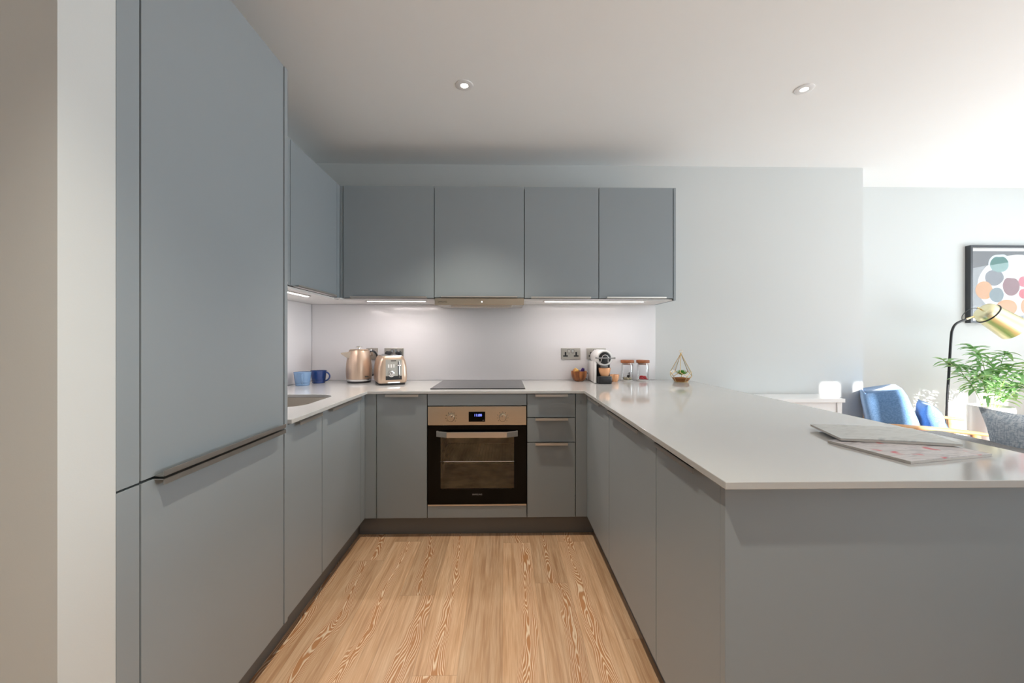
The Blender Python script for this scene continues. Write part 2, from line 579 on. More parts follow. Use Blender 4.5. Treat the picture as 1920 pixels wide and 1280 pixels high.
def obj(name, bm, mat, parent=None, world=True, smooth=False, subsurf=0, bevel=0.0):
    """one mesh object. world=True: vertices are in world space and are shifted to the root's origin"""
    bmesh.ops.recalc_face_normals(bm, faces=bm.faces)
    root = parent
    while root is not None and root.parent is not None:
        root = root.parent
    if parent is not None and world:
        o0 = Vector(root.location)
        bmesh.ops.translate(bm, verts=bm.verts, vec=-o0)
    me = bpy.data.meshes.new(name)
    bm.to_mesh(me)
    bm.free()
    if smooth:
        for p in me.polygons:
            p.use_smooth = True
        if smooth != 'all':
            me.set_sharp_from_angle(angle=math.radians(38))
    mats = mat if isinstance(mat, (list, tuple)) else [mat]
    for mm in mats:
        me.materials.append(mm)
    o = bpy.data.objects.new(name, me)
    COL.objects.link(o)
    if parent is not None:
        o.parent = parent
    elif world:
        # put the origin of a single-mesh thing at the middle of its base
        xs = [v.co for v in me.vertices]
        c = Vector(((min(v.x for v in xs) + max(v.x for v in xs)) / 2, (min(v.y for v in xs) + max(v.y for v in xs)) / 2, min(v.z for v in xs)))
        me.transform(Matrix.Translation(-c))
        o.location = c
    if bevel:
        bv = o.modifiers.new('bevel', 'BEVEL')
        bv.width = bevel
        bv.segments = 2
        bv.limit_method = 'ANGLE'
    if subsurf:
        ss = o.modifiers.new('subsurf', 'SUBSURF')
        ss.levels = subsurf
        ss.render_levels = subsurf
    return o


def thing(name, label, cat, loc=(0, 0, 0), rotz=0.0, group=None):
    o = bpy.data.objects.new(name, None)
    COL.objects.link(o)
    o.location = loc
    o.rotation_euler = (0, 0, rotz)
    o.empty_display_size = 0.05
    o['label'] = label
    o['category'] = cat
    if group:
        o['group'] = group
    return o


def tag(o, label, cat, group=None):
    o['label'] = label
    o['category'] = cat
    if group:
        o['group'] = group
    return o


def struct(name, bm, mat, parent=None, **kw):
    o = obj(name, bm, mat, parent, **kw)
    if parent is None:
        o['kind'] = 'structure'
    return o


def box_obj(name, mat, dims, parent=None, bev=0.0, **kw):
    return obj(name, add_box(BM(), *dims, bev=bev), mat, parent, **kw)


def text_part(name, body, size, mat, parent, loc, rot=(PI / 2, 0, 0), depth=0.0004, spacing=1.0, align='CENTER', xs=1.0):
    cu = bpy.data.curves.new(name, 'FONT')
    cu.body = body
    cu.size = size
    cu.extrude = depth
    cu.align_x = align
    cu.align_y = 'CENTER'
    cu.space_character = spacing
    tmp = bpy.data.objects.new(name, cu)
    COL.objects.link(tmp)
    dg = bpy.context.evaluated_depsgraph_get()
    me = bpy.data.meshes.new_from_object(tmp.evaluated_get(dg))
    bpy.data.objects.remove(tmp)
    from mathutils import Euler
    me.transform(Matrix.Translation(loc) @ Euler(rot).to_matrix().to_4x4() @ Matrix.Diagonal((xs, 1, 1, 1)))
    root = parent
    while root.parent is not None:
        root = root.parent
    me.materials.clear()
    me.materials.append(mat)
    o = bpy.data.objects.new(name, me)
    COL.objects.link(o)
    o.parent = parent
    return o


# ------------------------------------------------------------------ room shell
CEIL = 2.50
LX, RX = -2.30, 5.60
RY = -1.75
BACK, FAR = 3.11, 3.50
struct('floor', add_box(BM(), LX, RX, RY - 0.05, FAR + 0.05, -0.05, 0.0), M['floor'])
struct('ceiling', add_box(BM(), LX - 0.1, RX + 0.1, RY - 0.1, FAR + 0.15, CEIL, CEIL + 0.1), M['ceiling'])
bm = BM()
add_box(bm, -1.55, 2.764, BACK, FAR + 0.1, 0, CEIL)
struct('wall_back', bm, M['wall'])
struct('wall_alcove', add_box(BM(), 2.764, RX + 0.1, FAR, FAR + 0.1, 0, CEIL), M['wall'])
struct('wall_left', add_box(BM(), -1.55, -1.446, 0.889, BACK, 0, CEIL), M['wall'])
struct('wall_partition', add_box(BM(), LX, -0.825, 0.775, 0.889, 0, CEIL), M['wall'])
struct('wall_hall', add_box(BM(), LX - 0.1, LX, RY - 0.1, 0.889, 0, CEIL), M['wall'])
# right-hand wall with window 2
bm = BM()
W2 = (-0.3, 2.9, 0.3, 2.3)
add_box(bm, RX, RX + 0.1, RY - 0.1, W2[0], 0, CEIL)
add_box(bm, RX, RX + 0.1, W2[1], FAR + 0.1, 0, CEIL)
add_box(bm, RX, RX + 0.1, W2[0], W2[1], 0, W2[2])
add_box(bm, RX, RX + 0.1, W2[0], W2[1], W2[3], CEIL)
struct('wall_right', bm, M['wall'])
# rear wall (behind the camera) with window 1
W1 = (2.05, 4.75, 0.10, 2.30)
bm = BM()
add_box(bm, LX - 0.1, W1[0], RY - 0.1, RY, 0, CEIL)
add_box(bm, W1[1], RX + 0.1, RY - 0.1, RY, 0, CEIL)
add_box(bm, W1[0], W1[1], RY - 0.1, RY, 0, W1[2])
add_box(bm, W1[0], W1[1], RY - 0.1, RY, W1[3], CEIL)
struct('wall_rear', bm, M['wall'])
w1 = bpy.data.objects.new('window_1', None)
COL.objects.link(w1)
w1['kind'] = 'structure'
bm = BM()
for a, b in ((2.05, 2.44), (2.575, 2.70), (2.96, 3.15), (3.44, 3.575), (3.765, 3.86), (4.02, 4.14), (4.38, 4.75)):  # unseen uneven bars, widths shaped to split the sun into strips on the walls
    add_box(bm, a, b, RY - 0.09, RY - 0.02, 0.10, 2.30)
add_box(bm, 2.05, 4.75, RY - 0.09, RY - 0.02, 0.10, 0.18)
obj('window_frame', bm, M['white_trim'], w1)
obj('pane', add_box(BM(), 2.05, 4.75, RY - 0.060, RY - 0.054, 0.10, 2.30), M['pane'], w1)
w2 = bpy.data.objects.new('window_2', None)
COL.objects.link(w2)
w2['kind'] = 'structure'
bm = BM()
for y in (W2[0], 0.75, 1.8, W2[1] - 0.06):
    add_box(bm, RX + 0.02, RX + 0.08, y, y + 0.06, W2[2], W2[3])
for z in (W2[2], W2[3] - 0.06):
    add_box(bm, RX + 0.02, RX + 0.08, W2[0], W2[1], z, z + 0.06)
obj('window_frame', bm, M['white_trim'], w2)
obj('pane', add_box(BM(), RX + 0.045, RX + 0.05, W2[0], W2[1], W2[2], W2[3]), M['pane'], w2)
struct('baseboard_alcove', add_box(BM(), 2.766, RX, FAR - 0.015, FAR, 0, 0.10, bev=0.003), M['white_trim'])
struct('baseboard_back', add_box(BM(), 1.42, 2.764, BACK - 0.015, BACK, 0, 0.10, bev=0.003), M['white_trim'])

# ------------------------------------------------------------------ cabinets
XL, XR, YB = -0.825, 0.498, 2.45
DZ0, DZ1 = 0.117, 0.855
T = 0.018


def front_x(parent, xf, y0, y1, z0, z1, name='door', sign=1):
    """panel whose visible face is the plane x = xf; sign=1 faces +x"""
    return box_obj(name, M['cab'], (xf - T * sign, xf, y0, y1, z0, z1) if sign > 0 else (xf, xf + T, y0, y1, z0, z1), parent, bev=0.0006)


def front_y(parent, yf, x0, x1, z0, z1, name='door'):
    return box_obj(name, M['cab'], (x0, x1, yf, yf + T, z0, z1), parent, bev=0.0006)


G = 0.0024
# --- tall fridge housing on the left
tc_ = thing('tall_cabinet', 'tall floor-to-head-height blue-grey cabinet with two large doors, left side of the kitchen', 'cabinet', (-1.12, 1.23, 0))
box_obj('carcass', M['carcass'], (-1.44, XL - T - 0.004, 0.893, 1.553, 0.11, 2.19), tc_)
d = front_x(tc_, XL, 0.948 + G, 1.555 - G, 0.8535, 2.200)
bm = BM()
add_box(bm, XL - 0.004, XL + 0.0235, 0.985, 1.527, 0.8525, 0.8545)
add_box(bm, XL + 0.0215, XL + 0.0235, 0.985, 1.527, 0.8525, 0.8660)
obj('handle', bm, M['handle'], d)
d = front_x(tc_, XL, 0.948 + G, 1.555 - G, 0.110, 0.847)
bm = BM()
add_box(bm, XL - 0.004, XL + 0.0235, 0.985, 1.527, 0.8450, 0.8470)
add_box(bm, XL + 0.0215, XL + 0.0235, 0.985, 1.527, 0.8330, 0.8470)
obj('handle', bm, M['handle'], d)
front_x(tc_, XL, 0.8905, 0.948 - G, 0.852, 2.200, 'filler_panel')
front_x(tc_, XL, 0.8905, 0.948 - G, 0.110, 0.847, 'filler_panel')
box_obj('end_panel', M['cab'], (-1.44, XL + 0.003, 1.5555, 1.577, 0.1105, 2.200), tc_, bev=0.001)


def lip_y(parent, x0, x1, zt, yf):
    """thin nickel lip over the top edge of a front that faces -y"""
    bm = BM()
    add_box(bm, x0, x1, yf - 0.020, yf + 0.012, zt - 0.0002, zt + 0.0014)
    add_box(bm, x0, x1, yf - 0.020, yf - 0.0185, zt - 0.0125, zt + 0.0014)
    return obj('handle', bm, M['handle'], parent)


def lip_x(parent, y0, y1, zt, xf, sign):
    bm = BM()
    a, b = sorted((xf - 0.012 * sign, xf + 0.024 * sign))
    add_box(bm, a, b, y0, y1, zt - 0.0002, zt + 0.0014)
    a, b = sorted((xf + 0.0225 * sign, xf + 0.024 * sign))
    add_box(bm, a, b, y0, y1, zt - 0.0125, zt + 0.0014)
    return obj('handle', bm, M['handle'], parent)


DT = 0.8515
# --- left run
c = thing('base_cabinet', 'narrow blue-grey base cabinet beside the tall cabinet, in front of the sink', 'cabinet', (-1.12, 1.73, 0))
box_obj('carcass', M['carcass'], (-1.43, XL - T - 0.004, 1.579, 1.820, 0.11, 0.66), c)
d = front_x(c, XL, 1.579, 1.880 - G, DZ0, DT)
lip_x(d, 1.633, 1.835, DT, XL, 1)
c = thing('base_cabinet', 'wider blue-grey base cabinet under the sink end of the left worktop, next to the corner', 'cabinet', (-1.12, 2.14, 0))
box_obj('carcass', M['carcass'], (-0.868, XL - T - 0.004, 1.882, 2.380, 0.11, 0.84), c)
d = front_x(c, XL, 1.880 + G, 2.385 - G, DZ0, DT)
lip_x(d, 1.943, 2.33, DT, XL, 1)
front_x(c, XL, 2.385 + G, YB + 0.016, DZ0, DT + 0.002, 'filler_panel')
# --- back run
c = thing('base_cabinet', 'narrow blue-grey base cabinet with one door left of the oven', 'cabinet', (-0.62, 2.75, 0))
box_obj('carcass', M['carcass'], (-0.754, -0.458, YB + T + 0.004, 3.05, 0.11, 0.84), c)
d = front_y(c, YB, -0.756 + G, -0.456 - G, DZ0, DT)
lip_y(d, -0.700, -0.506, DT, YB)
front_y(c, YB, XL + 0.0008, -0.756 - G, DZ0, DT + 0.002, 'filler_panel')
c = thing('oven_housing', 'blue-grey cabinet frame around the oven with plain panels above and below it', 'cabinet', (-0.16, 2.75, 0))
bm = BM()
add_box(bm, -0.4535, -0.4475, YB + T, 3.05, 0.11, 0.845)
add_box(bm, 0.1300, 0.1350, YB + T, 3.05, 0.11, 0.845)
add_box(bm, -0.447, 0.129, YB + T, 3.05, 0.11, 0.182)
obj('carcass', bm, M['carcass'], c)
front_y(c, YB, -0.456 + G, 0.137 - G, 0.784, DT + 0.001, 'top_panel')
front_y(c, YB, -0.456 + G, 0.137 - G, DZ0, 0.187, 'bottom_panel')
c = thing('drawer_cabinet', 'blue-grey cabinet with three drawers right of the oven', 'cabinet', (0.28, 2.75, 0))
box_obj('carcass', M['carcass'], (0.139, 0.426, YB + T + 0.004, 3.05, 0.11, 0.84), c)
for z0, z1 in ((0.7135, DT), (0.5665, 0.7095), (DZ0, 0.5625)):
    d = front_y(c, YB, 0.137 + G, 0.428 - G, z0, z1 - 0.001, 'drawer_front')
    lip_y(d, 0.186, 0.380, z1 - 0.001, YB)
front_y(c, YB, 0.428 + G, XR - 0.0008, DZ0, DT + 0.002, 'filler_panel')
# --- peninsula run
for y0, y1, h0, h1, lab in ((1.938, YB + 0.016, 2.050, 2.330, 'blue-grey base cabinet of the peninsula, farthest back at the corner with the drawers'),
                            (1.336, 1.938, 1.452, 1.880, 'blue-grey base cabinet in the middle of the peninsula run'),
                            (0.934, 1.336, 1.022, 1.285, 'blue-grey base cabinet at the near end of the peninsula')):
    c = thing('base_cabinet', lab, 'cabinet', (0.80, (y0 + y1) / 2, 0))
    box_obj('carcass', M['carcass'], (XR + T + 0.004, 1.085, y0 + 0.002, y1 - 0.002, 0.11, 0.84), c)
    d = front_x(c, XR, y0 + G, y1 - G, DZ0, DT, sign=-1)
    lip_x(d, h0, h1, DT, XR, -1)
o = box_obj('end_panel', M['cab'], (XR - 0.002, 1.380, 0.912, 0.9325, 0.0, DZ1 - 0.0005), bev=0.001)
tag(o, 'large plain blue-grey end panel closing the near side of the peninsula', 'panel')
o = box_obj('back_panel', M['cab'], (1.088, 1.106, 0.934, 3.105, 0.0, DZ1 - 0.0005))
tag(o, 'blue-grey panel along the living-room side of the peninsula under the worktop overhang', 'panel')
# --- plinths
for dims, lab in (((XL - 0.05 - 0.016, XL - 0.05, 0.891, 2.50, 0, 0.1095), 'long dark plinth under the left-hand cabinets'),
                  ((XL - 0.049, XR + 0.049, YB + 0.05, YB + 0.066, 0, 0.1165), 'dark plinth under the oven and the drawers'),
                  ((XR + 0.05, XR + 0.066, 0.934, 2.497, 0, 0.1165), 'long dark plinth under the peninsula cabinets')):
    tag(box_obj('plinth', M['plinth'], dims), lab, 'plinth')

# ------------------------------------------------------------------ worktop with sink cut-out
WZ0, WZ1 = 0.8555, 0.872


def rounded_rect(x0, x1, y0, y1, r, n=8):
    pts = []
    for q, (cx, cy_) in enumerate(((x1 - r, y1 - r), (x0 + r, y1 - r), (x0 + r, y0 + r), (x1 - r, y0 + r))):
        for k in range(n + 1):
            a = q * PI / 2 + k / n * PI / 2
            pts.append((cx + r * math.cos(a), cy_ + r * math.sin(a)))
    return pts


def slab_with_hole(outer, hole, z0, z1):
    bm = BM()

    def loop(pts, z):
        vs_ = [bm.verts.new((x, y, z)) for x, y in pts]
        es_ = [bm.edges.new((vs_[k], vs_[(k + 1) % len(vs_)])) for k in range(len(vs_))]
        return vs_, es_
    sides = []
    for z in (z0, z1):
        vo, eo = loop(outer, z)
        es_ = list(eo)
        vh = None
        if hole:
            vh, eh = loop(hole, z)
            es_ += eh
        bmesh.ops.triangle_fill(bm, use_beauty=True, use_dissolve=False, edges=es_)
        sides.append((vo, vh))
    for k in range(len(outer)):
        k2 = (k + 1) % len(outer)
        bm.faces.new((sides[0][0][k], sides[0][0][k2], sides[1][0][k2], sides[1][0][k]))
    if hole:
        for k in range(len(hole)):
            k2 = (k + 1) % len(hole)
            bm.faces.new((sides[0][1][k], sides[0][1][k2], sides[1][1][k2], sides[1][1][k]))
    return bm


outer = [(-1.435, 1.5785), (-0.807, 1.5785), (-0.807, 2.437), (0.478, 2.437), (0.472, 0.866), (1.390, 0.866), (1.390, 3.109), (-1.435, 3.109)]
SX0, SX1, SY0, SY1 = -1.33, -0.925, 1.86, 2.305
hole = rounded_rect(SX0, SX1, SY0, SY1, 0.11)
o = obj('worktop', slab_with_hole(outer, hole, WZ0, WZ1), M['worktop'], bevel=0.0015)
tag(o, 'U-shaped white stone worktop running over all base cabinets and the peninsula', 'worktop')
# sink
sk = thing('sink', 'stainless steel bowl sink sunk under the left worktop beside the tall cabinet', 'sink', ((SX0 + SX1) / 2, (SY0 + SY1) / 2, 0.67))
bm = BM()
rings = []
for z, g, rr in ((WZ0 - 0.0005, -0.012, 0.115), (WZ0 - 0.0005, 0.004, 0.108), (0.74, 0.010, 0.10), (0.690, 0.018, 0.09), (0.672, 0.045, 0.07)):
    rings.append([bm.verts.new((x, y, z)) for x, y in rounded_rect(SX0 + g, SX1 - g, SY0 + g, SY1 - g, rr)])
for a, b in zip(rings, rings[1:]):
    for k in range(len(a)):
        bm.faces.new((a[k], a[(k + 1) % len(a)], b[(k + 1) % len(a)], b[k]))
bm.faces.new(rings[-1])
obj('bowl', bm, M['steel'], sk, smooth=True)
bm = BM()
add_lathe(bm, [(0, 0.002), (0.03, 0.002), (0.04, 0.005), (0.045, 0.001), (0.045, 0)], ((SX0 + SX1) / 2, (SY0 + SY1) / 2, 0.6725), 28)
obj('drain', bm, M['chrome'], sk, smooth=True)
# hob
hb = thing('hob', 'black ceramic glass hob set in the worktop above the oven', 'hob', (-0.16, 2.78, WZ1))
obj('glass_top', add_box(BM(), -0.452, 0.131, 2.527, 3.035, WZ1 + 0.0003, WZ1 + 0.005, bev=0.0012), M['hob'], hb)

# ------------------------------------------------------------------ splashback
o = obj('splashback', add_box(BM(), -1.4372, 1.151, 3.102, 3.1095, WZ1 + 0.001, 1.4405, bev=0.001), M['splash'])
tag(o, 'glossy pale splashback panel on the back wall between worktop and wall cabinets', 'splashback')
o = obj('splashback', add_box(BM(), -1.4455, -1.438, 1.58, 3.1015, WZ1 + 0.001, 1.4405, bev=0.001), M['splash'])
tag(o, 'glossy pale splashback panel on the left wall above the mugs', 'splashback')

# ------------------------------------------------------------------ oven
ov = thing('oven', 'built-in oven with steel control strip, black glass door and bar handle', 'oven', (-0.16, 2.75, 0.19))
OX0, OX1 = -0.4525, 0.1335
bm = BM()
cx0, cx1 = -0.42, 0.10
add_box(bm, cx0, cx1, 3.000, 3.010, 0.27, 0.63)
add_box(bm, cx0, cx0 + 0.008, YB + 0.02, 3.0, 0.27, 0.63)
add_box(bm, cx1 - 0.008, cx1, YB + 0.02, 3.0, 0.27, 0.63)
add_box(bm, cx0, cx1, YB + 0.02, 3.0, 0.262, 0.27)
add_box(bm, cx0, cx1, YB + 0.02, 3.0, 0.63, 0.638)
for z in (0.35, 0.42, 0.49, 0.56):
    add_box(bm, cx0 + 0.008, cx0 + 0.02, YB + 0.04, 2.98, z, z + 0.006)
    add_box(bm, cx1 - 0.02, cx1 - 0.008, YB + 0.04, 2.98, z, z + 0.006)
obj('cavity', bm, M['oven_in'], ov)
bm = BM()
zr = 0.432
add_tube(bm, [(cx0 + 0.021, YB + 0.06, zr), (cx1 - 0.021, YB + 0.06, zr), (cx1 - 0.021, 2.96, zr), (cx0 + 0.021, 2.96, zr)], 0.0035, 6, closed=True)
for k in range(1, 24):
    x = cx0 + 0.021 + (cx1 - cx0 - 0.042) * k / 24
    add_tube(bm, [(x, YB + 0.06, zr), (x, 2.96, zr)], 0.0015, 5)
obj('shelf_rack', bm, M['chrome'], ov)
cp = obj('control_panel', add_box(BM(), OX0, OX1, YB - 0.004, YB + 0.02, 0.668, 0.7795, bev=0.0015), M['warm_steel'], ov)
disp = obj('display', add_box(BM(), -0.210, -0.112, YB - 0.006, YB - 0.003, 0.689, 0.748), M['black_glass'], cp)
OL = Vector(ov.location)


def tp(x, y, z):
    return (x - OL.x, y - OL.y, z - OL.z)


text_part('clock_digits', '11:00', 0.021, M['clock'], disp, tp(-0.155, YB - 0.0066, 0.727))
obj('display_mark', add_box(BM(), -0.128, -0.118, YB - 0.0066, YB - 0.006, 0.6965, 0.698), M['text_grey'], disp)
for kx, tilt in ((-0.314, 0.6), (-0.008, -0.2)):
    bm = BM()
    mt = Matrix.Translation((kx, YB - 0.004, 0.714)) @ Matrix.Rotation(PI / 2, 4, 'X')
    add_lathe(bm, [(0, 0.026), (0.019, 0.026), (0.0215, 0.023), (0.0225, 0.0), (0, 0)], mat=mt, n=32)
    kb = obj('knob', bm, M['warm_steel'], cp, smooth=True)
    mt2 = Matrix.Translation((kx, YB - 0.0305, 0.714)) @ Matrix.Rotation(tilt, 4, 'Y')
    bm = BM()
    add_box(bm, -0.0012, 0.0012, -0.001, 0.0008, 0.006, 0.019)
    bmesh.ops.transform(bm, matrix=mt2, verts=bm.verts)
    obj('pointer', bm, M['text_dark'], kb)
    bm = BM()
    for k in range(9):
        a = math.radians(-130 + k * 32.5)
        px_, pz_ = kx + 0.032 * math.sin(a), 0.714 + 0.032 * math.cos(a)
        add_box(bm, px_ - 0.0018, px_ + 0.0018, YB - 0.0046, YB - 0.0038, pz_ - 0.0018, pz_ + 0.0018)
    obj('dial_marks', bm, M['text_dark'], cp)
# door: black surround plus window pane
bm = BM()
wx0, wx1, wz0, wz1 = -0.378, 0.060, 0.287, 0.622
add_box(bm, OX0, wx0, YB - 0.004, YB + 0.016, 0.199, 0.664)
add_box(bm, wx1, OX1, YB - 0.004, YB + 0.016, 0.199, 0.664)
add_box(bm, wx0, wx1, YB - 0.004, YB + 0.016, 0.199, wz0)
add_box(bm, wx0, wx1, YB - 0.004, YB + 0.016, wz1, 0.664)
dr = obj('door', bm, M['black_glass'], ov)
obj('window_pane', add_box(BM(), wx0, wx1, YB - 0.003, YB + 0.001, wz0, wz1), M['pane'], dr)
obj('bottom_trim', add_box(BM(), OX0, OX1, YB - 0.003, YB + 0.016, 0.1885, 0.197), M['steel'], ov)
text_part('brand_lettering', 'SAMSUNG', 0.0125, M['text_grey'], dr, tp(-0.159, YB - 0.0044, 0.256), spacing=1.05)
bm = BM()
prof = [(-0.400, YB - 0.004), (-0.400, YB - 0.018), (-0.335, YB - 0.050), (0.017, YB - 0.050), (0.082, YB - 0.018), (0.082, YB - 0.004),
        (0.070, YB - 0.004), (0.070, YB - 0.014), (0.012, YB - 0.040), (-0.330, YB - 0.040), (-0.388, YB - 0.014), (-0.388, YB - 0.004)]
add_prism(bm, prof, 0.603, 0.636)
obj('handle', bm, M['steel'], dr, bevel=0.002)

# ------------------------------------------------------------------ wall cabinets
UY, UZ0, UZ1 = 2.75, 1.455, 2.200
XUL = -1.091


def upper_back(x0, x1, h0, h1, lab, filler=None, endp=False):
    c = thing('wall_cabinet', lab, 'cabinet', ((x0 + x1) / 2, 2.93, 1.44))
    box_obj('carcass', M['carcass'], (x0 + 0.001, x1 - 0.001, UY + T + 0.003, 3.108, 1.452, 2.195), c)
    box_obj('base_board', M['underside'], (x0 + 0.0005, x1 - 0.0005, UY + T + 0.001, 3.1085, 1.4415, 1.4515), c)
    d = front_y(c, UY, x0 + G, x1 - G, UZ0, UZ1)
    bm = BM()
    add_box(bm, h0, h1, UY - 0.018, UY + 0.012, UZ0 - 0.0022, UZ0 - 0.0006)
    add_box(bm, h0, h1, UY - 0.018, UY - 0.0165, UZ0 - 0.0022, UZ0 + 0.009)
    obj('handle', bm, M['handle'], d)
    return c


c = upper_back(-1.070, -0.466, -1.017, -0.514, 'blue-grey wall cabinet at the left corner of the back wall, left of the hood cabinet')
box_obj('filler_panel', M['cab'], (XUL + 0.0008, -1.070 - G, UY + 0.003, UY + T, 1.4415, UZ1), c, bev=0.001)
c = thing('wall_cabinet', 'blue-grey wall cabinet holding the extractor hood, above the hob', 'cabinet', (-0.165, 2.93, 1.455))
box_obj('carcass', M['carcass'], (-0.465, 0.135, UY + T + 0.003, 3.108, 1.4655, 2.195), c)
d = front_y(c, UY, -0.466 + G, 0.136 - G, 1.458, UZ1)
bm = BM()
add_box(bm, -0.418, 0.089, UY - 0.018, UY + 0.012, 1.4556, 1.4572)
add_box(bm, -0.418, 0.089, UY - 0.018, UY - 0.0165, 1.4556, 1.4660)
obj('handle', bm, M['handle'], d)
upper_back(0.136, 0.638, 0.182, 0.582, 'blue-grey wall cabinet just right of the hood cabinet')
c = upper_back(0.638, 1.142, 0.690, 1.090, 'blue-grey wall cabinet at the right end of the row, with a side panel')
box_obj('end_panel', M['cab'], (1.142 + G, 1.160, UY, 3.1085, 1.4415, UZ1), c, bev=0.001)


def upper_left(y0, y1, h0, h1, lab):
    c = thing('wall_cabinet', lab, 'cabinet', (-1.27, (y0 + y1) / 2, 1.44))
    box_obj('carcass', M['carcass'], (-1.4445, XUL - T - 0.003, y0 + 0.001, y1 - 0.001, 1.452, 2.195), c)
    box_obj('base_board', M['underside'], (-1.4445, XUL - T - 0.001, y0 + 0.0005, y1 - 0.0005, 1.4415, 1.4515), c)
    d = front_x(c, XUL, y0 + G, y1 - G, UZ0, UZ1)
    bm = BM()
    add_box(bm, XUL - 0.012, XUL + 0.018, h0, h1, UZ0 - 0.0022, UZ0 - 0.0006)
    add_box(bm, XUL + 0.0165, XUL + 0.018, h0, h1, UZ0 - 0.0022, UZ0 + 0.009)
    obj('handle', bm, M['handle'], d)
    return c


upper_left(1.5785, 2.119, 1.65, 2.06, 'blue-grey wall cabinet on the left wall, mostly hidden behind the tall cabinet')
c = upper_left(2.119, 2.706, 2.17, 2.66, 'blue-grey wall cabinet on the left wall, next to the back corner')
front_x(c, XUL, 2.706 + G, UY + 0.0015, 1.4415, UZ1, 'filler_panel')
bm = add_box(BM(), -1.4445, -1.0715, 2.7065, 3.1085, 1.4415, 1.4515)
obj('corner_base_board', bm, M['underside'], c)

# ------------------------------------------------------------------ extractor hood
hd = thing('extractor_hood', 'slim stainless extractor hood under the middle wall cabinet', 'extractor hood', (-0.165, 2.9, 1.40))
HL = Vector(hd.location)
obj('visor', add_box(BM(), -0.462, 0.134, UY - 0.004, UY + 0.020, 1.408, 1.4525, bev=0.001), M['warm_steel'], hd)
obj('body', add_box(BM(), -0.460, 0.132, UY + 0.021, 3.095, 1.415, 1.4645), M['steel'], hd)
text_part('brand_lettering', 'SAMSUNG', 0.0125, M['text_dark'], hd, (-0.411 - HL.x, UY - 0.0044 - HL.y, 1.4285 - HL.z), spacing=1.1)
bm = BM()
for k in range(14):
    x = -0.36 + k * 0.0296
    add_box(bm, x, x + 0.024, UY + 0.06, 3.02, 1.406, 1.4145)
obj('grease_filter', bm, M['handle'], hd)
obj('front_lip', add_box(BM(), -0.36, 0.055, UY + 0.024, UY + 0.05, 1.396, 1.4145, bev=0.003), M['handle'], hd)
obj('indicator', add_cyl(BM(), (-0.148, UY - 0.005, 1.430), (-0.148, UY - 0.0038, 1.430), 0.003, n=12), M['lamp_disc'], hd)

# ------------------------------------------------------------------ LED strips under wall cabinets


def led_strip(dims, lab, power):
    t = thing('under_cabinet_light', lab, 'light', ((dims[0] + dims[1]) / 2, (dims[2] + dims[3]) / 2, 1.433), group=None)
    x0, x1, y0, y1 = dims
    box_obj('housing', M['handle'], (x0 - 0.012, x1 + 0.012, y0 - 0.004, y1 + 0.004, 1.4365, 1.4413), t, bev=0.001)
    box_obj('diffuser', M['led'], (x0, x1, y0, y1, 1.4345, 1.4364), t)
    add_light('under_cabinet_glow', 'AREA', ((x0 + x1) / 2, (y0 + y1) / 2, 1.433), (0, 0, -1), power,
              (1.0, 0.90, 0.88), shape='RECTANGLE', size=x1 - x0, size_y=y1 - y0)


led_strip((-0.925, -0.535, 2.795, 2.811), 'lit light strip under the wall cabinet left of the hood', 1.7)
led_strip((0.280, 0.955, 2.795, 2.811), 'long lit light strip under the two wall cabinets right of the hood', 1.2)
led_strip((-1.195, -1.179, 1.95, 2.505), 'lit light strip under the wall cabinet on the left wall', 1.7)

# ------------------------------------------------------------------ ceiling downlights


def downlight(x, y, lab, power=11.0, color=WARM):
    t = thing('ceiling_downlight', lab, 'ceiling light', (x, y, CEIL - 0.012))
    bm = BM()
    add_lathe(bm, [(0.018, 0.0105), (0.020, 0.007), (0.036, 0.006), (0.0455, 0.009), (0.046, 0.0115), (0.018, 0.0115)], (x, y, CEIL - 0.012), 36)
    obj('trim_ring', bm, M['white_trim'], t, smooth=True)
    bm = BM()
    add_lathe(bm, [(0, 0.0075), (0.012, 0.0078), (0.0175, 0.009), (0.0175, 0.0115), (0, 0.0115)], (x, y, CEIL - 0.012), 30)
    obj('lens', bm, M['lamp_disc'], t, smooth=True)
    ceiling_spot(x, y, power, color)


def ceiling_spot(x, y, power, color):
    add_light('downlight_beam', 'SPOT', (x, y, CEIL - 0.03), (0, 0, -1), power, color, spot_size=math.radians(90), spot_blend=1.0, shadow_soft_size=0.025)


downlight(-0.206, 2.14, 'round recessed ceiling downlight above the kitchen floor, left of the two', 66)
downlight(1.585, 2.137, 'round recessed ceiling downlight above the peninsula side, right of the two', 15)
downlight(-0.206, 0.35, 'recessed ceiling downlight over the kitchen floor, farthest from the hob', 80)
downlight(1.585, 0.35, 'recessed ceiling downlight above the near end of the peninsula', 12)
downlight(-1.45, -0.35, 'recessed ceiling downlight in the hall in front of the partition', 13.5, HALL)

# ------------------------------------------------------------------ sockets


